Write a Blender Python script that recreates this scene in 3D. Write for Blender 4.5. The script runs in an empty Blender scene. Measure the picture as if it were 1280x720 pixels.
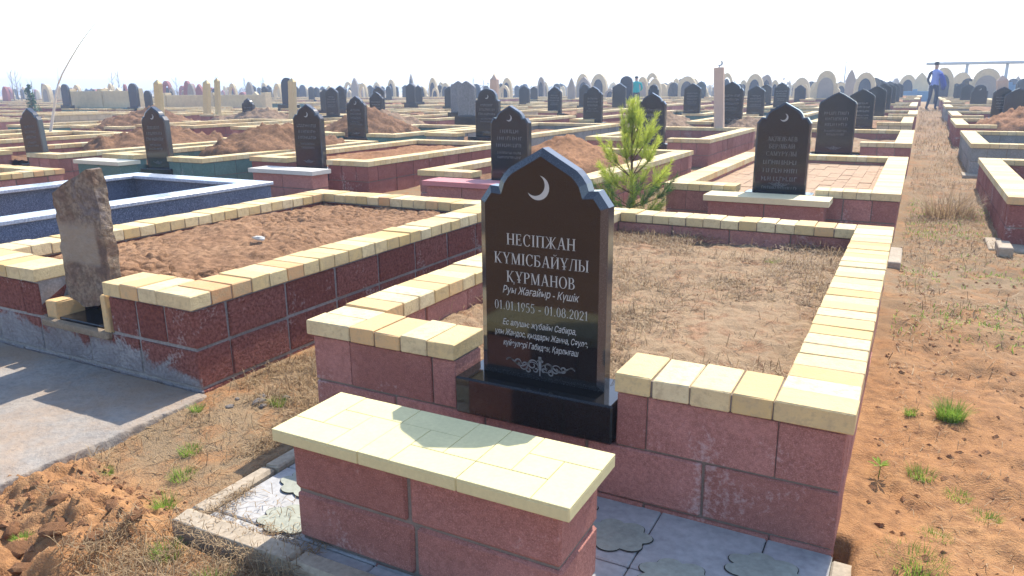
import bpy, math, random
import numpy as np
from mathutils import Vector, Matrix, noise
R = math.radians
random.seed(7); rng = np.random.default_rng(11)
SC = bpy.context.scene
COL = SC.collection

# ------------------------------------------------------------------ camera
CAM_H = 1.2
cr = Vector((0.88418629, 0.46707566, -0.00741107))
cu = Vector((-0.11345747, 0.23011377, 0.96652732))
cw = Vector((-0.45314678, 0.85374936, -0.25645667))
cd = bpy.data.cameras.new('camera'); cam = bpy.data.objects.new('camera', cd); COL.objects.link(cam)
m = Matrix.Identity(4)
for i in range(3):
    m[i][0] = cr[i]; m[i][1] = cu[i]; m[i][2] = -cw[i]
m[2][3] = CAM_H
cam.matrix_world = m
FPX = 938.85
cd.sensor_width = 36; cd.lens = FPX / 1280 * 36; cd.clip_start = 0.05; cd.clip_end = 3000
cd.dof.use_dof = True; cd.dof.focus_distance = 2.35; cd.dof.aperture_fstop = 14
SC.camera = cam

# ------------------------------------------------------------------ light
SUN_EL, SUN_AZ = R(49.5), R(4.0)
w = bpy.data.worlds.new('World'); SC.world = w; w.use_nodes = True
nt = w.node_tree
bg = nt.nodes['Background']
sky = nt.nodes.new('ShaderNodeTexSky'); sky.sky_type = 'NISHITA'; sky.sun_disc = False
sky.sun_elevation = SUN_EL; sky.sun_rotation = SUN_AZ; sky.dust_density = 1.0; sky.air_density = 1.0; sky.ozone_density = 1.6
nt.links.new(sky.outputs[0], bg.inputs[0]); bg.inputs[1].default_value = 0.15
sl = bpy.data.lights.new('sun', 'SUN'); sl.energy = 3.6; sl.angle = R(0.5); sl.color = (1.0, 0.93, 0.82)
so = bpy.data.objects.new('sun', sl); COL.objects.link(so)
sd = Vector((math.sin(SUN_AZ) * math.cos(SUN_EL), math.cos(SUN_AZ) * math.cos(SUN_EL), math.sin(SUN_EL)))
so.rotation_euler = sd.to_track_quat('Z', 'Y').to_euler()
so.location = (0, 0, 30)
vs = SC.view_settings
vs.view_transform = 'Standard'; vs.look = 'None'; vs.exposure = 1.12; vs.gamma = 1; vs.use_curve_mapping = False
SC.cycles.use_denoising = True
SC.cycles.max_bounces = 6; SC.cycles.volume_bounces = 1

# ------------------------------------------------------------------ helpers
def ray(px, py):
    return cw + cr * ((px - 640) / FPX) - cu * ((py - 360) / FPX)
def at_y(px, py, y):
    d = ray(px, py); return Vector((0, 0, CAM_H)) + d * (y / d.y)
def at_z(px, py, z):
    d = ray(px, py); return Vector((0, 0, CAM_H)) + d * ((z - CAM_H) / d.z)
def at_d(px, py, dep):
    return Vector((0, 0, CAM_H)) + ray(px, py) * dep
def rise(y):
    t = min(max(y - 3.0, 0.0), 42.0)
    return 0.0088 * t

class MB:
    def __init__(s): s.v = []; s.f = []; s.m = []; s.c = []; s.sm = []
    def add(s, vs, fs, mat=0, col=0.5, smooth=False):
        n = len(s.v); s.v.extend(vs)
        for f in fs:
            s.f.append(tuple(i + n for i in f)); s.m.append(mat); s.c.append(col); s.sm.append(smooth)
    def box(s, x0, x1, y0, y1, z0, z1, mat=0, col=0.5):
        s.add([(x0,y0,z0),(x1,y0,z0),(x1,y1,z0),(x0,y1,z0),(x0,y0,z1),(x1,y0,z1),(x1,y1,z1),(x0,y1,z1)],
              [(3,2,1,0),(4,5,6,7),(0,1,5,4),(1,2,6,5),(2,3,7,6),(3,0,4,7)], mat, col)
    def cbox(s, x0, x1, y0, y1, z0, z1, ch=0.004, mat=0, col=0.5, rz=0.0, jit=0.0, tilt=(0,0)):
        cx, cy, cz = (x0+x1)/2, (y0+y1)/2, (z0+z1)/2
        h = ((x1-x0)/2, (y1-y0)/2, (z1-z0)/2)
        if ch <= 0:
            s.box(x0,x1,y0,y1,z0,z1,mat,col); return
        vs = []; idx = {}
        for sx in (-1,1):
            for sy in (-1,1):
                for sz in (-1,1):
                    for a in range(3):
                        p = [sx*h[0], sy*h[1], sz*h[2]]
                        for b in range(3):
                            if b != a: p[b] -= (sx,sy,sz)[b]*ch
                        idx[(sx,sy,sz,a)] = len(vs)
                        if jit: p = [q + random.uniform(-jit,jit) for q in p]
                        p[2] += p[0]*tilt[0] + p[1]*tilt[1]
                        c_, s_ = math.cos(rz), math.sin(rz)
                        vs.append((cx + p[0]*c_ - p[1]*s_, cy + p[0]*s_ + p[1]*c_, cz + p[2]))
        fs = []
        for a in range(3):
            b, c = (a+1)%3, (a+2)%3
            for sg in (-1,1):
                q = []
                for (u, v_) in ((-1,-1),(1,-1),(1,1),(-1,1)):
                    k = [0,0,0]; k[a]=sg; k[b]=u; k[c]=v_
                    q.append(idx[(*k,a)])
                fs.append(tuple(q if sg>0 else q[::-1]))
        for a in range(3):
            b, c = (a+1)%3, (a+2)%3
            for u in (-1,1):
                for v_ in (-1,1):
                    k0=[0,0,0]; k0[b]=u; k0[c]=v_; k1=list(k0); k0[a]=-1; k1[a]=1
                    q = [idx[(*k0,b)], idx[(*k1,b)], idx[(*k1,c)], idx[(*k0,c)]]
                    fs.append(tuple(q if u*v_<0 else q[::-1]) )
        for sx in (-1,1):
            for sy in (-1,1):
                for sz in (-1,1):
                    q = [idx[(sx,sy,sz,a)] for a in range(3)]
                    fs.append(tuple(q if sx*sy*sz>0 else q[::-1]))
        s.add(vs, fs, mat, col)
    def prism(s, poly, y0, y1, ch=0.0, chd=0.0, mat=0, mat_side=None, col=0.5, x0=0, z0=0):
        # polygon in (x,z), counter-clockwise seen from -y; extruded from y0 (front) to y1, chamfered front edge
        n = len(poly); ms = mat if mat_side is None else mat_side
        P = [(x+x0, z+z0) for x, z in poly]
        if ch > 0:
            inn = offset(P, ch)
            s.add([(x,y0,z) for x,z in inn] , [tuple(range(n))], mat, col)
            s.add([(x,y0,z) for x,z in inn]+[(x,y0+chd,z) for x,z in P], [(i, i+n, (i+1)%n+n, (i+1)%n) for i in range(n)], ms, col)
            s.add([(x,y0+chd,z) for x,z in P]+[(x,y1,z) for x,z in P], [(i, i+n, (i+1)%n+n, (i+1)%n) for i in range(n)], ms, col)
        else:
            s.add([(x,y0,z) for x,z in P], [tuple(range(n))], mat, col)
            s.add([(x,y0,z) for x,z in P]+[(x,y1,z) for x,z in P], [(i, i+n, (i+1)%n+n, (i+1)%n) for i in range(n)], ms, col)
        s.add([(x,y1,z) for x,z in P], [tuple(range(n))[::-1]], ms, col)
    def tube(s, pts, rad, seg=6, mat=0, col=0.5, smooth=True):
        rings = []
        vs = []
        for i, p in enumerate(pts):
            p = Vector(p)
            t = (Vector(pts[min(i+1,len(pts)-1)]) - Vector(pts[max(i-1,0)])).normalized()
            a = t.cross(Vector((0.31,0.9,0.2))).normalized(); b = t.cross(a)
            r_ = rad[i] if hasattr(rad,'__len__') else rad
            for k in range(seg):
                th = 2*math.pi*k/seg
                vs.append(tuple(p + a*math.cos(th)*r_ + b*math.sin(th)*r_))
        fs = []
        for i in range(len(pts)-1):
            for k in range(seg):
                fs.append((i*seg+k, i*seg+(k+1)%seg, (i+1)*seg+(k+1)%seg, (i+1)*seg+k))
        fs.append(tuple(range(seg))[::-1]); fs.append(tuple((len(pts)-1)*seg+k for k in range(seg)))
        s.add(vs, fs, mat, col, smooth)
    def mesh(s, name, mats):
        me = bpy.data.meshes.new(name)
        me.from_pydata(s.v, [], s.f)
        for mt in (mats if isinstance(mats,(list,tuple)) else [mats]): me.materials.append(mt)
        me.polygons.foreach_set('material_index', s.m)
        me.polygons.foreach_set('use_smooth', s.sm)
        at = me.attributes.new('tone', 'FLOAT', 'FACE'); at.data.foreach_set('value', s.c)
        me.update(); return me
    def build(s, name, mats, parent=None):
        o = bpy.data.objects.new(name, s.mesh(name, mats)); COL.objects.link(o)
        if parent: o.parent = parent
        return o

def offset(P, d):
    n = len(P); out = []
    for i in range(n):
        a = Vector(P[i-1]); b = Vector(P[i]); c = Vector(P[(i+1)%n])
        e1 = (b-a).normalized(); e2 = (c-b).normalized()
        n1 = Vector((-e1.y, e1.x)); n2 = Vector((-e2.y, e2.x))
        k = n1 + n2
        q = b + k * (d / max(0.35, 1 + n1.dot(n2)))
        out.append((q.x, q.y))
    return out

def thing(name, label, cat, loc=(0,0,0), group=None, rz=0.0):
    o = bpy.data.objects.new(name, None); COL.objects.link(o); o.empty_display_size = .2
    o.location = loc; o.rotation_euler = (0,0,rz)
    o['label'] = label; o['category'] = cat
    if group: o['group'] = group
    return o
def tag(o, label, cat, group=None):
    o['label'] = label; o['category'] = cat
    if group: o['group'] = group
    return o
def kind(o, k): o['kind'] = k; return o
def dup(root, loc, label, group=None, rz=None, scale=None):
    r = root.copy(); COL.objects.link(r); r.location = loc; r['label'] = label
    if group: r['group'] = group
    if rz is not None: r.rotation_euler = (0,0,rz)
    if scale is not None: r.scale = scale
    for ch in list(root.children):
        c = ch.copy(); COL.objects.link(c); c.parent = r
        for g in ch.children:
            d = g.copy(); COL.objects.link(d); d.parent = c
    return r
def link_mesh(name, me, parent=None, loc=None):
    o = bpy.data.objects.new(name, me); COL.objects.link(o)
    if parent: o.parent = parent
    if loc is not None: o.location = loc
    return o

# ------------------------------------------------------------------ materials
class NT:
    def __init__(s, name, rough=0.8, spec=0.3):
        s.m = bpy.data.materials.new(name); s.m.use_nodes = True; s.t = s.m.node_tree
        s.b = s.t.nodes['Principled BSDF']; s.b.inputs['Roughness'].default_value = rough
        s.b.inputs['Specular IOR Level'].default_value = spec
        s.co = s.t.nodes.new('ShaderNodeTexCoord')
    def n(s, ty, **kw):
        x = s.t.nodes.new(ty)
        for k, v in kw.items(): setattr(x, k, v)
        return x
    def link(s, a, b): s.t.links.new(a, b)
    def noise(s, scale, detail=4, rough=0.6, space='Object', dist=0.0):
        x = s.n('ShaderNodeTexNoise'); x.inputs['Scale'].default_value = scale; x.inputs['Detail'].default_value = detail
        x.inputs['Roughness'].default_value = rough; x.inputs['Distortion'].default_value = dist
        s.link(s.co.outputs[space], x.inputs['Vector']); return x.outputs['Fac']
    def geo(s):
        g = s.n('ShaderNodeNewGeometry'); return g.outputs['Position']
    def ramp(s, fac, stops, interp='LINEAR'):
        x = s.n('ShaderNodeValToRGB'); s.link(fac, x.inputs[0]); e = x.color_ramp.elements; x.color_ramp.interpolation = interp
        while len(e) < len(stops): e.new(0.5)
        for el, (p, c) in zip(e, stops):
            el.position = p; el.color = (*c, 1) if len(c) == 3 else c
        return x.outputs[0]
    def mix(s, fac, a, b, mode='MIX'):
        x = s.n('ShaderNodeMix', data_type='RGBA', blend_type=mode)
        if hasattr(fac,'is_linked') : s.link(fac, x.inputs[0])
        else: x.inputs[0].default_value = fac
        for v, i in ((a,6),(b,7)):
            if isinstance(v, tuple): x.inputs[i].default_value = (*v,1)
            else: s.link(v, x.inputs[i])
        return x.outputs[2]
    def math(s, op, a, b=0.0):
        x = s.n('ShaderNodeMath', operation=op)
        for v, i in ((a,0),(b,1)):
            if hasattr(v,'is_linked'): s.link(v, x.inputs[i])
            else: x.inputs[i].default_value = v
        return x.outputs[0]
    def attr(s, name='tone'):
        x = s.n('ShaderNodeAttribute'); x.attribute_name = name; return x.outputs['Fac']
    def color(s, c):
        if isinstance(c, tuple): s.b.inputs['Base Color'].default_value = (*c,1)
        else: s.link(c, s.b.inputs['Base Color'])
    def bump(s, h, strength=0.3, dist=0.01):
        x = s.n('ShaderNodeBump'); x.inputs['Strength'].default_value = strength; x.inputs['Distance'].default_value = dist
        s.link(h, x.inputs['Height']); s.link(x.outputs[0], s.b.inputs['Normal'])

def mat_coping():
    k = NT('cream_brick', .85, .2)
    t = k.attr()
    c = k.ramp(t, [(0,(.57,.39,.16)),(.28,(.66,.485,.225)),(.62,(.72,.60,.36)),(.74,(.68,.45,.21)),(.90,(.62,.35,.16)),(1,(.57,.29,.13))])
    n1 = k.noise(9, 6, .65); n2 = k.noise(160, 2, .5)
    n3 = k.noise(38, 5, .7)
    c = k.mix(k.ramp(n1, [(.42,(0,0,0)),(.72,(.6,.6,.6))]), c, (.50,.38,.22))
    c = k.mix(k.ramp(n3, [(.36,(.55,.55,.55)),(.50,(0,0,0))]), c, (.44,.33,.19))
    c = k.mix(k.ramp(n2, [(.55,(0,0,0)),(.8,(.35,.35,.35))]), c, (.45,.36,.22))
    k.color(c); k.bump(k.math('ADD', k.math('ADD', n2, n3), k.math('MULTIPLY', n1, 1.5)), .45, .004); return k.m
def mat_block(name, a, b, white=.25, bumpy=.5, speck=.45):
    k = NT(name, .9, .15)
    t = k.attr(); c = k.mix(t, a, b)
    n1 = k.noise(7, 6, .6); n2 = k.noise(70, 5, .7); n3 = k.noise(3.1, 5, .7, dist=.6)
    dark = tuple(x*.55 for x in a)
    n4 = k.noise(320, 2, .6)
    c = k.mix(k.ramp(n2, [(.38,(speck,)*3),(.62,(0,0,0))]), c, dark)
    c = k.mix(k.ramp(n4, [(.55,(0,0,0)),(.72,(.5,.5,.5))]), c, tuple(min(1,x*1.35+.05) for x in b))
    c = k.mix(k.ramp(n4, [(.30,(.6,.6,.6)),(.45,(0,0,0))]), c, dark)
    c = k.mix(k.ramp(n1, [(.5,(0,0,0)),(.75,(.3,.3,.3))]), c, tuple(min(1,x*1.3+.02) for x in b))
    c = k.mix(k.ramp(k.math('MULTIPLY', n3, k.math('ADD', n2, .5)), [(.62,(0,0,0)),(.74,(white,white,white))]), c, (.62,.56,.54))
    k.color(c); k.bump(k.math('ADD', n2, n1), bumpy, .012); return k.m
def mat_plain(name, c, rough=.85, spec=.2, ns=20, var=.25, bump=.2, bd=.006):
    k = NT(name, rough, spec); n1 = k.noise(ns, 6, .65); n2 = k.noise(ns*7, 3, .6)
    d = tuple(x*(1-var) for x in c); l = tuple(min(1,x*(1+var)) for x in c)
    k.color(k.mix(k.math('MULTIPLY', k.math('ADD', n1, n2), .5), d, l) if False else k.ramp(k.math('MULTIPLY', k.math('ADD', n1, n2), .5), [(.3,d),(.7,l)]))
    k.bump(k.math('ADD', n1, k.math('MULTIPLY', n2, .5)), bump, bd); return k.m
def mat_granite(name, c, rough=.08):
    k = NT(name, rough, .5); n = k.noise(420, 2, .5); n2 = k.noise(6, 5, .6)
    k.color(k.ramp(n, [(.5,c),(.72,tuple(x*1.9+.012 for x in c))]))
    k.link(k.ramp(n2, [(.35,(rough,)*3),(.8,(rough+.10,)*3)]), k.b.inputs['Roughness'])
    return k.m
def mat_speckle(name, a, b, c, rough=.35, sc=110):
    k = NT(name, rough, .4)
    v = k.n('ShaderNodeTexVoronoi'); v.inputs['Scale'].default_value = sc; k.link(k.co.outputs['Object'], v.inputs['Vector'])
    x = k.n('ShaderNodeSeparateColor'); k.link(v.outputs['Color'], x.inputs[0])
    n = k.noise(4, 4, .6)
    col = k.ramp(x.outputs[0], [(0,a),(.45,b),(.8,c)], 'CONSTANT')
    k.color(k.mix(k.ramp(n,[(.4,(0,0,0)),(.7,(.35,.35,.35))]), col, tuple(q*1.4 for q in b))); return k.m
def mat_soil(name, a, b, d, straw=None, straw_amt=0.0):
    k = NT(name, .95, .1)
    n1 = k.noise(2.2, 6, .6); n2 = k.noise(24, 8, .7); n3 = k.noise(190, 3, .6); n4 = k.noise(7, 6, .65, dist=.8)
    c = k.ramp(n1, [(.35,a),(.65,b)])
    c = k.mix(k.ramp(n2, [(.40,(.8,.8,.8)),(.58,(0,0,0))]), c, d)
    c = k.mix(k.ramp(n3, [(.58,(0,0,0)),(.75,(.6,.6,.6))]), c, tuple(min(1,x*1.5+.04) for x in b))
    if straw:
        c = k.mix(k.ramp(n4, [(.5-straw_amt*.3,(0,0,0)),(.62-straw_amt*.25,(.8,.8,.8))]), c, straw)
    k.color(c); k.bump(k.math('ADD', k.math('MULTIPLY', n2, 1.4), n3), .7, .012); return k.m
def mat_leaf(name, a, b, trans=.45):
    k = NT(name, .6, .2); c = k.mix(k.attr(), a, b); k.color(c)
    tr = k.n('ShaderNodeBsdfTranslucent'); k.link(c, tr.inputs[0])
    mx = k.n('ShaderNodeMixShader'); mx.inputs[0].default_value = trans
    k.link(k.b.outputs[0], mx.inputs[1]); k.link(tr.outputs[0], mx.inputs[2])
    k.link(mx.outputs[0], k.t.nodes['Material Output'].inputs[0]); return k.m

M = {}
M['coping'] = mat_coping()
M['red'] = mat_block('red_block', (.33,.14,.112), (.50,.235,.195), .35, .6)
M['redrough'] = mat_block('rough_red_block', (.26,.09,.072), (.36,.14,.112), .6, .9)
def plaster_block():
    k = NT('plastered_red_block', .92, .15); t = k.attr(); c = k.mix(t, (.31,.105,.08), (.42,.165,.13))
    n1 = k.noise(7, 6, .6); n2 = k.noise(70, 5, .7); n3 = k.noise(4.2, 6, .65, dist=.5)
    c = k.mix(k.ramp(n2, [(.38,(.8,.8,.8)),(.62,(0,0,0))]), c, (.16,.05,.04))
    sx = k.n('ShaderNodeSeparateXYZ'); k.link(k.co.outputs['Object'], sx.inputs[0])
    hz = k.math('SUBTRACT', k.math('ADD', k.math('MULTIPLY', n3, .34), k.math('MULTIPLY', n2, .05)), sx.outputs[2])
    hz = k.math('SUBTRACT', hz, k.math('MULTIPLY', k.math('MAXIMUM', k.math('ADD', sx.outputs[0], .05), 0.0), .13))
    front = k.math('LESS_THAN', sx.outputs[1], .03)
    f = k.math('MULTIPLY', front, k.ramp(hz, [(.035,(0,0,0)),(.065,(.9,.9,.9))]))
    pl = k.ramp(k.math('MULTIPLY', k.math('ADD', n1, n2), .5), [(.35,(.24,.22,.22)),(.6,(.42,.41,.42))])
    c = k.mix(f, c, pl)
    spots = k.ramp(k.math('MULTIPLY', n3, k.math('ADD', n2, .5)), [(.60,(0,0,0)),(.70,(.55,.55,.55))])
    c = k.mix(spots, c, (.55,.50,.48))
    k.color(c); k.bump(k.math('ADD', k.math('ADD', n2, n1), k.math('MULTIPLY', k.noise(18, 5, .7), 1.5)), 1.0, .022); return k.m
M['redplaster'] = plaster_block()
M['greyblock'] = mat_block('grey_block', (.24,.24,.22), (.33,.32,.30), .3)
M['teal'] = mat_block('teal_painted_block', (.10,.19,.17), (.15,.25,.22), .5)
M['creamblock'] = mat_block('cream_block', (.52,.42,.26), (.62,.50,.33), .2)
M['mortar'] = mat_plain('mortar', (.22,.18,.15), .95, .1, 30)
M['mortar_pale'] = mat_plain('pale_mortar', (.29,.265,.25), .95, .1, 14, .4, .5)
M['black'] = mat_granite('black_granite', (.010,.009,.009), .035)
M['black_matt'] = mat_granite('dark_granite', (.012,.012,.014), .12)
M['edge'] = mat_granite('polished_granite_edge', (.03,.033,.04), .10)
M['edge'].node_tree.nodes['Principled BSDF'].inputs['Specular IOR Level'].default_value = 1.0
M['engrave'] = mat_plain('engraved_grey', (.45,.45,.44), .8, .2, 60, .12)
M['engrave_dim'] = mat_plain('engraved_dim_grey', (.20,.20,.20), .8, .2, 60, .15)
M['grey_granite'] = mat_speckle('grey_granite', (.10,.10,.11), (.19,.19,.20), (.28,.28,.29), .3)
M['blue_granite'] = mat_speckle('blue_granite', (.055,.075,.125), (.115,.15,.23), (.21,.255,.345), .3, 230)
M['blue_top'] = mat_speckle('blue_granite_top', (.30,.34,.42), (.42,.46,.54), (.52,.55,.60), .18)
M['yellow_tile'] = mat_plain('yellow_tile', (.645,.575,.305), .75, .25, 12, .10, .1)
M['groove'] = mat_plain('tile_groove', (.30,.26,.13), .9, .1, 12, .1)
M['pale_slab'] = mat_plain('pale_slab', (.56,.53,.47), .7, .3, 10, .12)
M['cream_slab'] = mat_plain('cream_slab', (.66,.56,.34), .75, .25, 12, .1)
M['pink_slab'] = mat_plain('pink_slab', (.50,.20,.20), .7, .3, 10, .12)
M['teal_slab'] = mat_plain('teal_slab', (.56,.54,.42), .7, .3, 10, .12)
def concrete_material():
    k = NT('sandy_concrete', .95, .1); n1 = k.noise(5, 6, .65); n2 = k.noise(40, 5, .65); n3 = k.noise(2.3, 5, .65, dist=.5)
    c = k.ramp(k.math('MULTIPLY', k.math('ADD', n1, n2), .5), [(.32,(.20,.185,.17)),(.68,(.36,.33,.29))])
    c = k.mix(k.ramp(n3, [(.42,(0,0,0)),(.64,(.6,.6,.6))]), c, (.34,.225,.135))
    c = k.mix(k.ramp(n2, [(.60,(0,0,0)),(.78,(.6,.6,.6))]), c, (.12,.10,.085))
    k.color(c); k.bump(k.math('ADD', n1, n2), .6, .01); return k.m
M['concrete'] = concrete_material() if True else mat_plain('concrete', (.34,.29,.24), .95, .1, 5, .28, .6, .01)
M['paver'] = mat_plain('grey_paver', (.39,.385,.375), .9, .15, 6, .28, .4, .006)
M['paver_flower'] = mat_plain('olive_paver', (.335,.345,.285), .9, .15, 8, .25, .4, .006)
M['paver_gap'] = mat_plain('paver_gap', (.05,.048,.04), .95, .1, 20)
M['kerb'] = mat_plain('dusty_kerb', (.38,.315,.235), .9, .1, 9, .3, .5)
M['ground'] = None
M['soil'] = mat_soil('brown_soil', (.20,.108,.06), (.27,.152,.085), (.105,.058,.034))
M['soil_orange'] = mat_soil('orange_soil', (.31,.155,.076), (.38,.20,.10), (.17,.085,.045))
M['soil_clay'] = mat_soil('clay_soil', (.30,.17,.095), (.37,.22,.125), (.17,.092,.05))
M['soil_grey'] = mat_soil('grey_brown_soil', (.26,.175,.115), (.33,.23,.155), (.15,.10,.065))
M['thatch'] = mat_soil('thatch_soil', (.30,.17,.093), (.36,.215,.125), (.155,.085,.048), (.34,.245,.15), .45)
M['brick_floor'] = mat_plain('sandy_brick_floor', (.39,.265,.17), .9, .1, 9, .25)
M['straw'] = mat_leaf('dry_straw', (.19,.115,.06), (.50,.37,.215), .35)
M['grass'] = mat_leaf('green_grass', (.12,.24,.03), (.34,.46,.08), .45)
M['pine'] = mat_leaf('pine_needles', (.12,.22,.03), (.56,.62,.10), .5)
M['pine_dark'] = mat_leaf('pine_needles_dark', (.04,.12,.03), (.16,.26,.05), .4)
M['bark'] = mat_plain('bark', (.17,.11,.07), .9, .1, 30, .3)
M['whitebark'] = mat_plain('white_bark', (.66,.63,.58), .9, .1, 20, .2)
M['rubble'] = None
M['wood'] = mat_plain('yellow_post', (.60,.47,.26), .85, .15, 9, .15)
M['pinkpost'] = mat_plain('pink_post', (.58,.43,.34), .85, .15, 9, .12)
M['monument_cream'] = mat_plain('cream_masonry', (.60,.49,.31), .9, .1, 4, .25)
M['monument_red'] = mat_plain('red_masonry', (.33,.15,.14), .9, .1, 4, .2)
M['monument_grey'] = mat_plain('grey_masonry', (.33,.29,.25), .9, .1, 4, .2)
M['panel_blue'] = mat_granite('blue_black_granite', (.015,.02,.04), .15)
M['skin'] = mat_plain('skin', (.42,.26,.18), .6, .3, 20, .1)
M['navy'] = mat_plain('navy_cloth', (.018,.024,.06), .9, .1, 20, .2)
M['lightblue'] = mat_plain('light_blue_cloth', (.22,.29,.62), .9, .1, 20, .15)
M['royal'] = mat_plain('royal_blue_cloth', (.03,.05,.30), .9, .1, 20, .2)
M['tealcloth'] = mat_plain('teal_cloth', (.0,.36,.36), .9, .1, 20, .2)
M['hair'] = mat_plain('dark_hair', (.015,.012,.01), .7, .2, 40, .2)
M['whitecloth'] = mat_plain('pale_cloth', (.55,.6,.7), .9, .1, 20, .1)
M['bluepanel'] = mat_plain('blue_panel', (.12,.25,.42), .7, .2, 4, .1)
M['steel'] = mat_plain('grey_steel', (.42,.46,.50), .6, .3, 4, .1)
M['haze_tree'] = mat_leaf('bare_branches', (.22,.18,.14), (.30,.26,.20), .2)
M['evergreen'] = mat_leaf('evergreen_leaf', (.03,.10,.05), (.07,.17,.08), .3)

def ground_material():
    k = NT('ground_soil', .95, .1)
    pos = k.geo(); sx = k.n('ShaderNodeSeparateXYZ'); k.link(pos, sx.inputs[0])
    n1 = k.noise(1.3, 6, .6); n2 = k.noise(22, 8, .7); n3 = k.noise(170, 3, .6); n4 = k.noise(5, 6, .7, dist=.7); n5 = k.noise(.35, 3, .5)
    c = k.ramp(n1, [(.32,(.33,.165,.072)),(.5,(.39,.20,.088)),(.68,(.45,.25,.115))])
    c = k.mix(k.ramp(n2, [(.38,(.75,.75,.75)),(.58,(0,0,0))]), c, (.19,.097,.05))
    c = k.mix(k.ramp(n3, [(.6,(0,0,0)),(.76,(.6,.6,.6))]), c, (.46,.32,.19))
    # dry litter: between the two near graves, and along the far part of the path
    a = k.n('ShaderNodeMapRange', interpolation_type='SMOOTHSTEP'); k.link(sx.outputs[1], a.inputs[0]); a.inputs[1].default_value = 2.6; a.inputs[2].default_value = 5.5
    b = k.n('ShaderNodeMapRange', interpolation_type='SMOOTHSTEP'); k.link(sx.outputs[0], b.inputs[0]); b.inputs[1].default_value = -1.5; b.inputs[2].default_value = -1.9
    yy_ = k.n('ShaderNodeMapRange', interpolation_type='SMOOTHSTEP'); k.link(sx.outputs[1], yy_.inputs[0]); yy_.inputs[1].default_value = 1.25; yy_.inputs[2].default_value = 1.6
    lit = k.math('MAXIMUM', a.outputs[0], k.math('MULTIPLY', b.outputs[0], yy_.outputs[0]))
    f = k.math('MULTIPLY', lit, k.ramp(n4, [(.34,(0,0,0)),(.54,(.9,.9,.9))]))
    c = k.mix(f, c, (.26,.19,.115))
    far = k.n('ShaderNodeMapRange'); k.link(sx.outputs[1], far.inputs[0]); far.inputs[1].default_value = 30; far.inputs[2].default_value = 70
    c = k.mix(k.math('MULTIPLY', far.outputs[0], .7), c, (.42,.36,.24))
    k.color(c); k.bump(k.math('ADD', k.math('MULTIPLY', n2, 1.4), n3), .7, .012); return k.m
M['rubble_sill'] = mat_plain('dirty_sill_stone', (.26,.20,.14), .95, .1, 22, .4, .6)
M['pebble'] = mat_plain('grey_pebble', (.17,.15,.135), .9, .1, 14, .3)
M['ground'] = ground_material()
def rubble_material():
    k = NT('rubble_stone', .8, .25)
    n1 = k.noise(5, 8, .7, dist=.6); n2 = k.noise(45, 6, .7)
    c = k.ramp(n1, [(.32,(.12,.085,.075)),(.45,(.26,.17,.12)),(.55,(.36,.28,.20)),(.65,(.21,.18,.18)),(.8,(.44,.40,.37))])
    c = k.mix(k.ramp(n2, [(.4,(.7,.7,.7)),(.6,(0,0,0))]), c, (.11,.075,.055))
    sx = k.n('ShaderNodeSeparateXYZ'); k.link(k.co.outputs['Object'], sx.inputs[0])
    z = k.n('ShaderNodeMapRange', interpolation_type='SMOOTHSTEP'); k.link(sx.outputs[2], z.inputs[0]); z.inputs[1].default_value=.66; z.inputs[2].default_value=.60
    z2 = k.n('ShaderNodeMapRange', interpolation_type='SMOOTHSTEP'); k.link(sx.outputs[2], z2.inputs[0]); z2.inputs[1].default_value=.43; z2.inputs[2].default_value=.46
    xx = k.n('ShaderNodeMapRange', interpolation_type='SMOOTHSTEP'); k.link(sx.outputs[0], xx.inputs[0]); xx.inputs[1].default_value=-3.14; xx.inputs[2].default_value=-3.17
    c = k.mix(k.math('MULTIPLY', k.math('MULTIPLY', z.outputs[0], z2.outputs[0]), k.math('MULTIPLY', xx.outputs[0], .75)), c, (.40,.33,.25))
    k.color(c); k.bump(k.math('ADD', n1, n2), .9, .02); return k.m
M['rubble'] = rubble_material()

# ------------------------------------------------------------------ numpy noise for displaced sheets
def _lat(ix, iy, seed):
    h = (ix.astype(np.int64)*374761393 + iy.astype(np.int64)*668265263 + seed*974634777) & 0x7fffffff
    h = (h ^ (h >> 13)) * 1274126177 & 0x7fffffff
    return ((h ^ (h >> 16)) & 0xffff) / 65535.0
def vnoise(x, y, seed=0):
    ix = np.floor(x); iy = np.floor(y); fx = x-ix; fy = y-iy
    fx = fx*fx*fx*(fx*(fx*6-15)+10); fy = fy*fy*fy*(fy*(fy*6-15)+10)
    a = _lat(ix,iy,seed); b = _lat(ix+1,iy,seed); c = _lat(ix,iy+1,seed); d = _lat(ix+1,iy+1,seed)
    return (a*(1-fx)+b*fx)*(1-fy) + (c*(1-fx)+d*fx)*fy
def fbm(x, y, f, oct=5, gain=.5, seed=0):
    s = np.zeros_like(x); a = 1.0; t = 0
    for o in range(oct):
        s += a*vnoise(x*f+o*17.3, y*f-o*9.1, seed+o); t += a; a *= gain; f *= 2.03
    return s/t
def worley(x, y, f, seed=0):
    X = x*f; Y = y*f; ix = np.floor(X); iy = np.floor(Y)
    d1 = np.full_like(X, 9.); d2 = np.full_like(X, 9.)
    for i in (-1,0,1):
        for j in (-1,0,1):
            px = ix+i+_lat(ix+i,iy+j,seed); py = iy+j+_lat(ix+i,iy+j,seed+5)
            d = np.hypot(X-px, Y-py)
            d2 = np.minimum(d2, np.maximum(d, d1)); d1 = np.minimum(d1, d)
    return d1, d2
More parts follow.
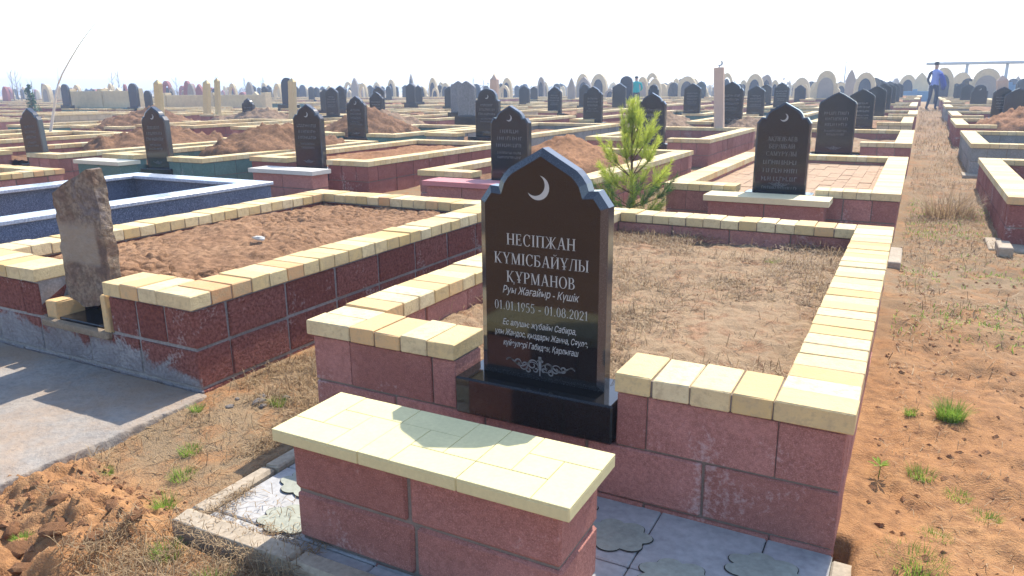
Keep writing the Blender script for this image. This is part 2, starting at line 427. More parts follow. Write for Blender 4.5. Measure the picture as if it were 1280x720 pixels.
def sheet(name, xs, ys, zf, mat, smooth=True):
    X, Y = np.meshgrid(xs, ys); Zv = zf(X, Y)
    nx, ny = len(xs), len(ys)
    co = np.stack([X, Y, Zv], -1).reshape(-1, 3)
    i = np.arange(nx*ny).reshape(ny, nx)
    q = np.stack([i[:-1,:-1], i[:-1,1:], i[1:,1:], i[1:,:-1]], -1).reshape(-1, 4)
    me = bpy.data.meshes.new(name)
    me.vertices.add(len(co)); me.vertices.foreach_set('co', co.ravel())
    me.loops.add(q.size); me.loops.foreach_set('vertex_index', q.ravel())
    me.polygons.add(len(q)); me.polygons.foreach_set('loop_start', np.arange(0, q.size, 4)); me.polygons.foreach_set('loop_total', np.full(len(q), 4))
    me.polygons.foreach_set('use_smooth', np.full(len(q), smooth))
    me.update(); me.validate(); me.materials.append(mat)
    return me
def sst(a, b, x):
    t = np.clip((x-a)/(b-a), 0, 1); return t*t*(3-2*t)

# ------------------------------------------------------------------ ground
def rise_np(y): return 0.0088*np.clip(y-3.0, 0, 42)
def ground_z(X, Y):
    z = rise_np(Y)
    near = 1 - sst(14, 30, np.hypot(X, Y))
    z = z + near*((fbm(X,Y,1.1,4,.5,1)-.5)*.06 + (fbm(X,Y,9,4,.55,2)-.5)*.018)
    # lower ground in front of the near graves
    z = z - .045*(1-sst(1.2, 2.4, Y))*sst(-.1,-1.0,X) - .03*sst(-1.7,-2.1,X)*(1-sst(3,6,Y))
    z = z - .10*sst(-1.86,-1.78,X)*(1-sst(-.05,-.01,X))*sst(1.20,1.30,Y)*(1-sst(1.965,2.03,Y))
    z = z - .10*sst(-2.50,-2.56,X)*(1-sst(1.9,1.96,Y))
    # dug, cloddy earth at the near corner
    k = sst(-1.80,-1.92,X)*(1-sst(1.26,1.46,Y + .25*(X+2.2)))
    d1, d2 = worley(X + .03*fbm(X,Y,14,3,.5,8), Y, 11, 3); e1, e2 = worley(X, Y, 27, 6)
    lump = np.clip(.62-d1*d1*1.1,0,1)*.045 + np.clip(.55-e1*e1,0,1)*.026 + (fbm(X,Y,22,4,.6,15)-.4)*.03
    z = z + k*(lump*fbm(X,Y,4,3,.5,4)*2.3 + (fbm(X,Y,5,4,.6,5)-.42)*.13)
    # small crumbs between the near graves and foot-marks on the path
    c1, _ = worley(X, Y, 30, 9)
    z = z + near*np.clip(.45-c1,0,1)*.018*sst(.52,.68,fbm(X,Y,3,3,.5,10))
    p = sst(-.1,.05,X)*(1-sst(8,14,Y))
    z = z + p*((fbm(X,Y,5,4,.5,12)-.5)*.05 - .02*sst(.56,.66,fbm(X,Y,3.2,3,.5,14)))
    # far plain a little undulating, so it closes behind the last monuments
    return z
def axis(segs):
    out = []
    for a, b, n in segs: out += list(np.linspace(a, b, n, endpoint=False))
    out.append(segs[-1][1]); return np.array(out)
gx = axis([(-420,-60,24),(-60,-12,48),(-12,-4.6,60),(-4.6,-2.65,50),(-2.65,-1.2,110),(-1.2,-.1,30),(-.1,.75,60),(.75,3,30),(3,20,30),(20,420,26)])
gy = axis([(-420,-10,16),(-10,.7,16),(.7,2.3,130),(2.3,5.5,130),(5.5,12,100),(12,30,80),(30,80,60),(80,420,24)])
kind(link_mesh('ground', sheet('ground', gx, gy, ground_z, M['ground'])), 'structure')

def gz(x, y): return float(ground_z(np.array([x]), np.array([y]))[0])

# ------------------------------------------------------------------ serif lettering
def glyphs():
    TK, TN, SF, SE = .15, .055, .045, .075
    G = {}
    def rect(x0,y0,x1,y1): return [(x0,y0),(x1,y0),(x1,y1),(x0,y1)]
    def ser(xc, y, w=TK, up=True):
        return rect(xc-w/2-SE, y if up else y-SF, xc+w/2+SE, y+SF if up else y)
    def stem(x, w=TK, y0=0, y1=1): return [rect(x-w/2,y0,x+w/2,y1), ser(x,y0,w,True), ser(x,y1,w,False)]
    def dia(x0,y0,x1,y1,w): return [(x0-w/2,y0),(x0+w/2,y0),(x1+w/2,y1),(x1-w/2,y1)]
    def arc(cx,cy,rx,ry,a0,a1,n=14,tk=TK,tn=TN):
        out = []
        P = []
        for i in range(n+1):
            a = R(a0+(a1-a0)*i/n); t = tn + (tk-tn)*abs(math.cos(a))**1.5
            P.append((cx+rx*math.cos(a), cy+ry*math.sin(a), cx+(rx-t)*math.cos(a), cy+(ry-t*.7)*math.sin(a)))
        for p, q in zip(P[:-1], P[1:]): out.append([(p[2],p[3]),(p[0],p[1]),(q[0],q[1]),(q[2],q[3])])
        return out
    G['Н'] = (.92, stem(.17)+stem(.75)+[rect(.17,.47,.75,.47+TN)])
    G['Е'] = (.76, stem(.17)+[rect(.17,0,.66,TN),rect(.17,.48,.52,.48+TN),rect(.17,1-TN,.62,1),rect(.61,0,.66,.22),rect(.58,.8,.62,1),rect(.48,.38,.52,.65)])
    G['С'] = (.84, arc(.46,.5,.42,.52,48,318,20)+[rect(.72,.68,.77,.98)])
    G['І'] = (.42, stem(.21))
    G['П'] = (.92, stem(.17)+stem(.75)+[rect(.1,1-TN,.82,1)])
    G['Ж'] = (1.18, stem(.59)+[dia(.10,0,.52,.52,.12),dia(.12,1,.52,.48,.07),dia(1.08,0,.66,.52,.12),dia(1.06,1,.66,.48,.07),rect(0,0,.22,SF),rect(.96,0,1.18,SF),rect(.04,1-SF,.2,1),rect(.98,1-SF,1.14,1)])
    G['А'] = (.92, [dia(.13,0,.45,1.02,.06),dia(.76,0,.47,1.02,.16),rect(.25,.32,.65,.32+TN),rect(.02,0,.26,SF),rect(.60,0,.92,SF)])
    G['К'] = (.90, stem(.17)+[dia(.74,0,.30,.56,.16),dia(.25,.42,.72,1,.065),rect(.6,0,.9,SF),rect(.56,1-SF,.86,1)])
    G['Қ'] = (.94, G['К'][1]+[[(.84,SF),(.93,SF),(.90,-.2),(.84,-.2)]])
    ym = [rect(.38,0,.53,.45),ser(.455,0),dia(.455,.42,.15,1,.16),dia(.46,.42,.76,1,.065),rect(.0,1-SF,.32,1),rect(.62,1-SF,.90,1)]
    G['Ү'] = (.90, ym); G['Ұ'] = (.90, ym+[rect(.24,.25,.67,.25+TN)])
    G['М'] = (1.10, [rect(.12,0,.18,1),ser(.15,0,.06),dia(.54,0.02,.19,1,.15),dia(.54,.02,.87,1,.06),rect(.83,0,.98,1),ser(.905,0),rect(.02,1-SF,.24,1),rect(.83,1-SF,1.06,1)])
    G['Б'] = (.80, stem(.17)+[rect(.17,1-TN,.68,1),rect(.64,.8,.68,1)]+arc(.36,.28,.38,.28,-90,90,12)+[rect(.17,0,.37,TN),rect(.17,.56-TN,.37,.56)])
    G['И'] = (.94, stem(.17)+stem(.77)+[dia(.2,.08,.74,.92,.06)])
    G['Й'] = (.94, G['И'][1]+arc(.47,1.24,.17,.15,190,350,8,.06,.05))
    G['Л'] = (.90, stem(.73)+[dia(.14,0.02,.36,1,.06),rect(.28,1-TN,.73,1),rect(.0,0,.2,SF*1.5)])
    bl = stem(.17)+arc(.34,.28,.36,.28,-90,90,12)+[rect(.17,0,.35,TN),rect(.17,.56-TN,.35,.56)]
    G['Ы'] = (1.12, bl+stem(.93)); G['Ь'] = (.74, bl)
    G['Р'] = (.74, stem(.17)+arc(.34,.73,.36,.27,-90,90,12)+[rect(.17,.46,.35,.46+TN),rect(.17,1-TN,.35,1)])
    G['В'] = (.80, stem(.17)+arc(.34,.755,.32,.245,-90,90,12)+arc(.36,.27,.38,.27,-90,90,12)+[rect(.17,0,.37,TN),rect(.17,.5,.36,.5+TN),rect(.17,1-TN,.35,1)])
    G['О'] = (.94, arc(.47,.5,.44,.52,0,360,28))
    G['0'] = (.60, arc(.3,.5,.27,.52,0,360,22,.11,.05))
    G['1'] = (.50, [rect(.2,0,.31,1),ser(.255,0,.11),dia(.1,.8,.22,.98,.07)])
    G['2'] = (.60, arc(.3,.72,.25,.28,-20,170,12,.11,.05)+[dia(.08,.05,.46,.6,.1),rect(.05,0,.54,.09)])
    G['5'] = (.60, arc(.27,.32,.28,.34,-140,120,14,.11,.05)+[rect(.12,.93,.5,1.02),dia(.1,.55,.14,1,.06)])
    G['8'] = (.60, arc(.3,.75,.22,.27,0,360,18,.1,.05)+arc(.3,.26,.27,.29,0,360,18,.11,.05))
    G['9'] = (.60, arc(.3,.68,.26,.34,0,360,18,.11,.05)+[dia(.22,0,.5,.6,.09)])
    G['.'] = (.30, [rect(.09,0,.2,.11)]); G['-'] = (.44, [rect(.06,.33,.38,.42)]); G[' '] = (.32, [])
    return G
GL = glyphs()
def letter(mb, text, xc, z, h, y, gap=.07, sx=1.0, mat=0, w=None):
    wd = sum(GL[c][0]+gap for c in text) - gap
    if w: sx = w/(wd*h)
    x = xc - wd*h*sx/2
    for c in text:
        for poly in GL[c][1]:
            P = [(x+px*h*sx, y, z+pz*h) for px, pz in poly]
            a = sum(P[i][0]*P[(i+1)%len(P)][2]-P[(i+1)%len(P)][0]*P[i][2] for i in range(len(P)))
            mb.add(P if a > 0 else P[::-1], [tuple(range(len(P)))], mat)
        x += (GL[c][0]+gap)*h*sx
def italic(mb, text, xc, z, h, y, width=None, shear=.28, mat=0):
    c = bpy.data.curves.new('t', 'FONT'); c.body = text; c.size = h; c.shear = shear; c.offset = h*.004; c.align_x = 'CENTER'
    o = bpy.data.objects.new('t', c); COL.objects.link(o)
    me = bpy.data.meshes.new_from_object(o.evaluated_get(bpy.context.evaluated_depsgraph_get()))
    xs = [v.co.x for v in me.vertices]; k = 1.0 if not width else width/(max(xs)-min(xs))
    mx = (max(xs)+min(xs))/2
    V = [(xc+(v.co.x-mx)*k, y, z+v.co.y) for v in me.vertices]
    mb.add(V, [tuple(p.vertices) for p in me.polygons], mat)
    bpy.data.objects.remove(o); bpy.data.curves.remove(c); bpy.data.meshes.remove(me)
def crescent(mb, xc, zc, r, y, ang=-38, mat=0):
    n = 18; out = []; inn = []
    for i in range(n+1):
        a = R(-118+236*i/n); out.append((math.cos(a)*r, math.sin(a)*r))
    # inner arc through the same tips, circle shifted
    tx, tz = out[0]; off = -.36*r; r2 = math.hypot(tx-off, tz); a0 = math.atan2(tz, tx-off); a1 = math.atan2(-tz, tx-off)
    for i in range(n+1):
        a = a0+(a1-a0)*i/n; inn.append((off+math.cos(a)*r2, math.sin(a)*r2))
    c_, s_ = math.cos(R(ang)), math.sin(R(ang))
    rot = lambda p: (xc+p[0]*c_-p[1]*s_, y, zc+p[0]*s_+p[1]*c_)
    for i in range(n): mb.add([rot(inn[i]),rot(out[i]),rot(out[i+1]),rot(inn[i+1])], [(0,1,2,3)], mat)
def ribbon(mb, pts, wd, y, mat=0):
    for i in range(len(pts)-1):
        (x0,z0),(x1,z1) = pts[i], pts[i+1]; dx, dz = x1-x0, z1-z0; l = math.hypot(dx,dz) or 1
        t = i/(len(pts)-1); w0 = wd*(.5+math.sin(math.pi*t)); nx, nz = -dz/l*w0/2, dx/l*w0/2
        mb.add([(x0-nx,y,z0-nz),(x1-nx,y,z1-nz),(x1+nx,y,z1+nz),(x0+nx,y,z0+nz)][::1], [(0,1,2,3)], mat)
def ornament(mb, xc, zc, wdt, y, mat=0):
    s = wdt/2
    for sg in (-1,1):
        def spiral(cx, cz, r, a0, turns, wv=.02):
            P = []
            for i in range(22):
                t = i/21; a = R(a0)+sg*turns*2*math.pi*t; rr = r*(1-.75*t)
                P.append((xc+sg*(cx*s)+math.cos(a)*rr*s*sg, zc+cz*s+math.sin(a)*rr*s))
            ribbon(mb, P, wv*s*1.4, y, mat)
        spiral(.22,.02,.17,200,1.2); spiral(.46,-.02,.15,20,1.2); spiral(.66,.03,.11,200,1.1); spiral(.33,-.13,.10,90,1.0); spiral(.12,-.1,.08,0,1.0)
        ribbon(mb, [(xc+sg*s*(.05+.95*i/14), zc+s*(.08*math.sin(i*.62)+.02)) for i in range(15)], .03*s, y, mat)
        ribbon(mb, [(xc+sg*s*(.8+.2*i/6), zc+s*(.04+.07*math.sin(i*.5))) for i in range(7)], .03*s, y, mat)
    ribbon(mb, [(xc,zc-.26*s),(xc,zc-.1*s),(xc,zc+.1*s),(xc,zc+.28*s)], .06*s, y, mat)
    ribbon(mb, [(xc-.09*s,zc+.14*s),(xc,zc+.2*s),(xc+.09*s,zc+.14*s)], .04*s, y, mat)

# ------------------------------------------------------------------ headstones
def outline(style, hw=.213, hs=.57, ht=.735):
    if style == 'ogee':
        half = [(1,0),(1,.0)]
        pr = [(hw,0),(hw,hs),(hw*.84,hs+.062*hw/.213*.75),(hw*.70,hs+.052*hw/.213*.85),(hw*.665,hs+(ht-hs)*.40),(hw*.60,hs+(ht-hs)*.52),(hw*.52,hs+(ht-hs)*.62),(0,ht)]
    elif style == 'gable':
        pr = [(hw,0),(hw,hs+.02),(hw*.93,hs+.05),(hw*.6,hs+(ht-hs)*.58),(hw*.3,hs+(ht-hs)*.82),(0,ht)]
    elif style == 'round':
        pr = [(hw,0),(hw,hs-.02),(hw*.82,hs),(hw*.80,hs+.04)]+[(hw*.78*math.cos(R(a)), hs+.04+(ht-hs-.04)*math.sin(R(a))) for a in (20,40,60,78)]+[(0,ht)]
    else:
        pr = [(hw,0),(hw,ht-hw*.9)]+[(hw*math.cos(R(a)), ht-hw*.9+hw*.9*math.sin(R(a))) for a in (20,40,60,78)]+[(0,ht)]
    left = [(-x,z) for x,z in pr[:-1]][::-1]
    return pr + left
def slab_mesh(style, ch=.016, th=.07, **kw):
    b = MB(); b.prism(outline(style, **kw), 0, th, ch, ch*.6, 0, 1); return b
def lines_mesh(seed, top=.47, n=5, wd=.30, y=-.0015):
    rnd = random.Random(seed); b = MB(); z = top
    for i in range(n):
        h = .034 if i < 3 else .022
        L = wd*rnd.uniform(.62,1.0); x = -L/2
        while x < L/2:
            l = h*rnd.uniform(.25,.6)
            v = rnd.random()
            b.add([(x,y,z),(x+h*.16,y,z),(x+h*.16,y,z+h),(x,y,z+h)], [(0,1,2,3)])
            if v < .7: zz = z+rnd.choice((0,h*.45,h*.85)); b.add([(x,y-.0002,zz),(x+l,y-.0002,zz),(x+l,y-.0002,zz+h*.16),(x,y-.0002,zz+h*.16)], [(0,1,2,3)])
            x += l+h*.22
        z -= h*2.0
    ornament(b, 0, .07, .17, y)
    return b

# principal headstone
HX, HY, HZ = -.971, 2.015, .296
hs0 = thing('headstone', 'tall polished black headstone with large crescent and clear carved names behind the yellow tiled bench', 'headstone', (HX,HY,HZ), 'black granite headstones')
slab_mesh('ogee', .021, .056).build('slab', [M['black'], M['edge']], hs0)
b = MB(); b.cbox(-.272,.272,-.078,.135,-.126,0,.006); b.build('pedestal', M['black'], hs0)
b = MB(); yy = -.0012
letter(b, 'НЕСІПЖАН', .0, .437, .036, yy, .075, .90, w=.232)
letter(b, 'КҮМІСБАЙҰЛЫ', .0, .376, .036, yy, .06, .83, w=.320)
letter(b, 'ҚҰРМАНОВ', .0, .318, .036, yy, .075, .90, w=.234)
italic(b, 'Руы Жағайыр - Күшік', .0, .281, .034, yy, .262)
letter(b, '01.01.1955 - 01.08.2021', .0, .226, .029, yy, .06, .86, w=.322)
italic(b, 'Ес алушы: жұбайы Сабира,', -.005, .176, .028, yy, .254)
italic(b, 'ұлы Жандос, қыздары Жанна, Сәуле,', .0, .142, .028, yy, .322)
italic(b, 'күйеулері Габиден, Қарлығаш', .0, .107, .028, yy, .262)
b.build('carved_text', M['engrave'], hs0)
b = MB(); crescent(b, -.008, .618, .037, yy); b.build('crescent_emblem', M['engrave'], hs0)
b = MB(); ornament(b, 0, .052, .24, yy); b.build('scroll_ornament', M['engrave_dim'], hs0)

SLABS = {st: slab_mesh(st, .014).mesh('slab', [M['black_matt'], M['edge']]) for st in ('ogee','gable','round','plain')}
SLABS['grey'] = slab_mesh('gable', .014).mesh('slab', [M['grey_granite'], M['grey_granite']])
SLABS['blue'] = slab_mesh('plain', .012).mesh('slab', [M['panel_blue'], M['edge']])
b = MB(); b.cbox(-.27,.27,-.06,.13,-.20,0,.006); PED = b.mesh('pedestal', M['black_matt'])
b = MB(); b.cbox(-.31,.31,-.09,.16,-.32,0,.006); PED2 = b.mesh('pedestal', M['black_matt'])
LINES = [lines_mesh(s).mesh('carved_text', M['engrave_dim']) for s in range(5)]
b = MB(); crescent(b, 0, .615, .032, -.0015); CRES = b.mesh('crescent_emblem', M['engrave'])
def headstone(px, row_y, ytop, style, label, ped=PED, text=None, cres=False, extra=None, lean=0.0, sc=1.0, pyb=None, rz=0.0):
    """px: where the photo shows its middle; row_y: its row; ytop: where the photo shows its apex."""
    P = at_y(px, ytop, row_y); base = P.z - .735*sc
    t = thing('headstone', label, 'headstone', (P.x, row_y, base), 'black granite headstones', rz)
    t.scale = (sc,)*3; t.rotation_euler = (0, lean, rz)
    link_mesh('slab', SLABS[style], t); link_mesh('pedestal', ped, t)
    if text is not None:
        link_mesh('carved_text', LINES[text] if isinstance(text,int) else text, t)
    if cres: link_mesh('crescent_emblem', CRES, t)
    return t

# ------------------------------------------------------------------ grave enclosures
FAR = False
def tone():
    r = random.random()
    if FAR: return random.uniform(.25,.64) if r < .95 else random.uniform(.7,.85)
    return random.uniform(.22,.68) if r < .72 else (random.uniform(.0,.22) if r < .84 else random.uniform(.72,.97))
def build_enclosure(x0, x1, y0, y1, zt, cap=.055, zb=-.12, notch=None, wall='red', mortar='mortar', lod=0, parent=None, coursesz=None, rough_side=None, blk=.34, cw=.21, fcuts=None, jm=.005):
    """Running-bond block walls and a brick coping; notch=(xa,xb): gap in the upper course at the front for a headstone."""
    ch = .003 if lod == 0 else 0.0; g = .004
    cp, wl = MB(), MB()
    bl, bw = .108, cw
    def capbox(a,b,c,d):
        j = random.uniform(-.004,.003) if lod == 0 else 0; g = random.uniform(.003,.0065) if lod == 0 else .004
        cp.cbox(a+g/2,b-g/2,c+g/2,d-g/2, zt-cap, zt+j, ch, 0, tone(), rz=random.uniform(-.012,.012) if lod==0 else 0, jit=.0012 if lod==0 else 0)
    ov = .018
    # mortar bed that fills the joints
    ny = max(1, round((y1-y0)/bl)); dy = (y1-y0)/ny
    for sx in (x0, x1-bw):
        for i in range(ny): capbox(sx, sx+bw, y0+i*dy, y0+(i+1)*dy)
    def run(a, b, y):
        n = max(1, round((b-a)/bl)); d = (b-a)/n
        for i in range(n): capbox(a+i*d, a+(i+1)*d, y, y+bw)
    run(x0+bw, x1-bw, y1-bw)
    if notch:
        run(x0+bw, notch[0], y0); run(notch[1], x1-bw, y0)
    else: run(x0+bw, x1-bw, y0)
    # walls
    X0, X1, Y0, Y1 = x0+ov, x1-ov, y0+ov, y1-ov; th = bw-2*ov
    zc = zt-cap-.004; h = .172; z_lo = zc-2*h
    def blocks(a, b, c0, z0, z1, along, sh):
        L = b-a; n = max(1, round(L/blk)); d = L/n
        cuts = [a] + [a+d*(i+(.5 if sh else 0)) for i in range(0 if sh else 1, n if not sh else n)] + [b]
        cuts = sorted(set(round(c,4) for c in cuts))
        for p, q in zip(cuts[:-1], cuts[1:]):
            t = random.random(); jj = random.uniform(-.0025,.0025)
            ends = (X0,X1) if along == 'x' else (Y0,Y1)
            jp = 0 if abs(p-ends[0]) < 1e-3 else jm; jq = 0 if abs(q-ends[1]) < 1e-3 else jm
            if along == 'x': wl.cbox(p+jp,q-jq,c0+jj,c0+th+jj,z0+jm,z1-jm,ch*1.3,0,t,jit=.0018 if lod==0 else 0)
            else: wl.cbox(c0+jj,c0+th+jj,p+jp,q-jq,z0+jm,z1-jm,ch*1.3,0,t,jit=.0018 if lod==0 else 0)
    levels = [(z_lo+h, zc, 1), (z_lo, z_lo+h, 0)]
    zz = z_lo
    k = 1
    while zz > zb+.02:
        levels.append((max(zb,zz-h), zz, k)); zz -= h; k = 1-k
    for z0, z1, up in levels:
        if up:
            blocks(Y0, Y1, X0, z0, z1, 'y', True); blocks(Y0, Y1, X1-th, z0, z1, 'y', True)
            blocks(X0+th, X1-th, Y1-th, z0, z1, 'x', False)
            if notch and z1 == zc and fcuts:
                for p, q_ in fcuts: wl.cbox(p+.0025,q_-.0025,Y0,Y0+th,z0+jm,z1-jm,ch,0,random.random(),jit=.0012)
            elif notch and z1 == zc:
                blocks(X0+th, notch[0]-.004, Y0, z0, z1, 'x', True); blocks(notch[1]+.004, X1-th, Y0, z0, z1, 'x', True)
            else: blocks(X0+th, X1-th, Y0, z0, z1, 'x', False)
        else:
            blocks(X0, X1, Y0, z0, z1, 'x', False); blocks(X0, X1, Y1-th, z0, z1, 'x', False)
            blocks(Y0+th, Y1-th, X0, z0, z1, 'y', False); blocks(Y0+th, Y1-th, X1-th, z0, z1, 'y', False)
    # mortar core, set back inside the blocks
    q = .007
    wl.box(X0+q,X0+th-q,Y0+q,Y1-q,zb-.02,zt-cap+.002,1); wl.box(X1-th+q,X1-q,Y0+q,Y1-q,zb-.02,zt-cap+.001,1)
    wl.box(X0+th-q,X1-th+q,Y1-th+q,Y1-q-.001,zb-.02,zt-cap+.0015,1)
    if notch:
        wl.box(X0+th-q,notch[0]-q-.004,Y0+q,Y0+th-q,zb-.02,zt-cap+.0015,1); wl.box(notch[1]+q+.004,X1-th+q,Y0+q,Y0+th-q,zb-.02,zt-cap+.0015,1)
        wl.box(notch[0]-q-.004,notch[1]+q+.004,Y0+q,Y0+th-q,zb-.02,z_lo+h-.004,1)
    else: wl.box(X0+th-q,X1-th+q,Y0+q,Y0+th-q,zb-.02,zt-cap+.0015,1)
    # mortar fill between the coping bricks
    for (a,b_,c,d) in ((x0+.008,x0+bw-.008,y0+.008,y1-.008),(x1-bw+.008,x1-.008,y0+.008,y1-.008)):
        cp.box(a,b_,c,d,zt-cap+.004,zt-.007,1)
    cp.box(x0+bw-.008,x1-bw+.008,y1-bw+.008,y1-.009,zt-cap+.004,zt-.0075,1)
    if notch:
        cp.box(x0+bw-.008,notch[0]-.008,y0+.008,y0+bw-.009,zt-cap+.004,zt-.0075,1); cp.box(notch[1]+.008,x1-bw+.008,y0+.008,y0+bw-.009,zt-cap+.004,zt-.0075,1)
    else: cp.box(x0+bw-.008,x1-bw+.008,y0+.008,y0+bw-.009,zt-cap+.004,zt-.0075,1)
    return cp, wl

# ------------------------------------------------------------------ near graves
def enclosure(name, label, x0, x1, y0, y1, zt, mats, group, **kw):
    xm = (x0+x1)/2
    if kw.get('notch'): kw['notch'] = (kw['notch'][0]-xm, kw['notch'][1]-xm)
    cp, wl = build_enclosure(x0-xm, x1-xm, 0, y1-y0, zt, **kw)
    t = thing(name, label, 'grave', (xm, y0, 0), group)
    cp.build('coping', [mats[0], mats[2]], t); wl.build('block_wall', [mats[1], mats[2]], t)
    return t
GG = 'block walled graves of the cemetery'
random.seed(3)
enclosure('grave_enclosure', 'red block grave with fresh cream brick coping around the headstone with the large crescent', -1.878, -.052, 1.94, 4.90, .40,
          (M['coping'], M['red'], M['mortar']), GG, notch=(-1.245,-.698), cap=.056, cw=.20, jm=.0038, fcuts=[(a+.965,b_+.965) for a,b_ in ((-1.696,-1.345),(-1.345,-1.249),(-.694,-.60),(-.60,-.236))])
random.seed(5)
lg = enclosure('grave_enclosure', 'dark red rough block grave with yellow coping, mortar smears and a leaning rubble stone', -4.33, -2.50, 1.955, 4.78, .405,
          (M['coping'], M['redplaster'], M['mortar_pale']), GG, notch=(-3.56,-3.06), cap=.062, zb=-.2, blk=.36, jm=.0075)
# lowered brick niche round the rubble stone
xm = (-4.33-2.5)/2
for (a, c, d, e, z0, z1) in ((-3.555,-3.475,.032,.17,.15,.25),(-3.105,-3.066,.012,.16,.15,.335)):
    b = MB(); b.cbox(a-xm,c-xm,d,e,z0,z1,.006,0,random.uniform(.5,.8),jit=.003); b.build('niche_brick', M['coping'], lg); b = MB()
b.cbox(-3.555-xm,-3.062-xm,-.002,.03,.135,.170,.006,0,.5,jit=.004); b.build('niche_sill', M['rubble_sill'], lg)
b = MB(); b.cbox(-3.472-xm,-3.148-xm,.037,.2,.12,.178,.004); b.build('niche_floor', M['black_matt'], lg)

# blue granite grave: thin slabs with a pale polished rim
bgx0, bgx1, bgy0, bgy1, bzt = -6.95, -5.12, 2.0, 5.0, .405
t = thing('grave_enclosure', 'blue speckled granite grave with pale polished rim, sunk empty on its deeper end', 'grave', ((bgx0+bgx1)/2, bgy0, 0), GG)
b = MB(); hw = (bgx1-bgx0)/2; L = bgy1-bgy0
for a in ((-hw,-hw+.13,0,L),(hw-.13,hw,0,L),(-hw+.131,hw-.131,0,.13),(-hw+.131,hw-.131,L-.13,L)): b.cbox(*a,-.15,bzt-.03,.002)
b.build('granite_wall', M['blue_granite'], t)
b = MB()
for a in ((-hw-.02,-hw+.20,-.02,L+.02),(hw-.20,hw+.02,-.02,L+.02),(-hw+.203,hw-.203,-.02,.2),(-hw+.203,hw-.203,L-.2,L+.02)): b.cbox(*a,bzt-.03,bzt,.004)
b.build('coping', M['blue_top'], t)
# I0: yellow coped grave beside it
enclosure('grave_enclosure', 'yellow coped red grave beyond the blue granite grave, cut by the picture edge', -9.95, -8.02, 1.95, 4.92, .41,
          (M['coping'], M['red'], M['mortar']), GG, cw=.22)

# beds inside the near graves
def bed(x0, x1, y0, y1, z, amp, mat, f=7, crack=0.0, step=.014, bulge=0.0, seed=0, slope=0.0):
    nx, ny = max(4,int((x1-x0)/step)), max(4,int((y1-y0)/step))
    def zf(X, Y):
        u = (X-x0)/(x1-x0); v = (Y-y0)/(y1-y0)
        q = z + bulge*np.sin(np.pi*np.clip(u,0,1))**.7*np.sin(np.pi*np.clip(v,0,1))**.6 + slope*(v-.5)
        q = q + (fbm(X,Y,f*.35,3,.5,seed+1)-.5)*amp*1.6 + (fbm(X,Y,f*2,5,.6,seed)-.5)*amp
        if crack:
            w1 = X + .05*(fbm(X,Y,9,3,.5,seed+3)-.5); w2 = Y + .05*(fbm(X,Y,9,3,.5,seed+7)-.5)
            d1, d2 = worley(w1, w2, f, seed+2); e = np.clip((d2-d1)*5.5, 0, 1)
            q = q - crack*(1-e)**1.3*sst(.40,.62,fbm(X,Y,2.2,4,.55,seed+9))*1.6
            q = q + .022*sst(.60,.75,fbm(X,Y,4,4,.6,seed+13))*fbm(X,Y,34,3,.6,seed+15)
        return q
    return kind(link_mesh('soil_bed', sheet('soil_bed', np.linspace(x0,x1,nx), np.linspace(y0,y1,ny), zf, mat)), 'structure')
bed(-1.69, -.24, 2.12, 4.71, .262, .032, M['thatch'], 8, .012, .013, .02, 20, -.01)
bed(-4.13, -2.70, 2.14, 4.58, .325, .030, M['soil_clay'], 12, .022, .0095, .045, 40)
bed(-6.83, -5.24, 2.12, 4.88, .16, .05, M['soil_clay'], 6, .02, .03, 0, 60, -.34)
bed(-9.75, -8.2, 2.1, 4.75, .33, .04, M['soil'], 6, .02, .04, .03, 61)

# rubble stone
px_out = [(211,102),(250,66),(300,36),(345,6),(362,8),(368,60),(376,110),(392,185),(406,250),(422,350),(438,460),(442,505),(390,560),(330,560),(272,520),(262,480),(252,400),(240,300),(226,215),(215,150)]
poly = []
for x, y in px_out:
    P = at_y(x/3.2, 200+y/3.2, 2.03); poly.append((P.x, P.z-.03))
poly = poly[::-1]
a = sum(poly[i][0]*poly[(i+1)%len(poly)][1]-poly[(i+1)%len(poly)][0]*poly[i][1] for i in range(len(poly)))
if a < 0: poly = poly[::-1]
def rough_slab(poly, y0, th, mat, name):
    # dense faces filled from an outline so that the stone can be knocked about
    me = bpy.data.meshes.new(name); import bmesh
    bm = bmesh.new()
    dense = []
    for i in range(len(poly)):
        p, q = Vector(poly[i]), Vector(poly[(i+1)%len(poly)]); k = max(1, int((q-p).length/.03))
        dense += [p.lerp(q, j/k) for j in range(k)]
    vs = [bm.verts.new((p.x, y0, p.y)) for p in dense]; f = bm.faces.new(vs)
    r = bmesh.ops.extrude_face_region(bm, geom=[f])
    for v in r['geom']:
        if isinstance(v, bmesh.types.BMVert): v.co.y += th
    bmesh.ops.triangulate(bm, faces=bm.faces[:])
    for _ in range(3):
        long = [e for e in bm.edges if e.calc_length() > .035]
        if long: bmesh.ops.subdivide_edges(bm, edges=long, cuts=1, use_grid_fill=False); bmesh.ops.triangulate(bm, faces=[f for f in bm.faces if len(f.verts)>3])
    bmesh.ops.recalc_face_normals(bm, faces=bm.faces[:])
    for v in bm.verts:
        n = noise.fractal(v.co*9, 1.0, 2.0, 4); n2 = noise.fractal(v.co*30+Vector((3,1,7)), 1.0, 2.0, 3)
        v.co.y += n*.009 + n2*.003; v.co.x += n2*.005; v.co.z += n*.004
    bm.to_mesh(me); bm.free(); me.materials.append(mat)
    return me
tag(link_mesh('rubble_headstone', rough_slab(poly, 2.03, .055, M['rubble'], 'rubble_headstone')), 'leaning rough brown rubble stone slab standing in a brick niche', 'headstone')

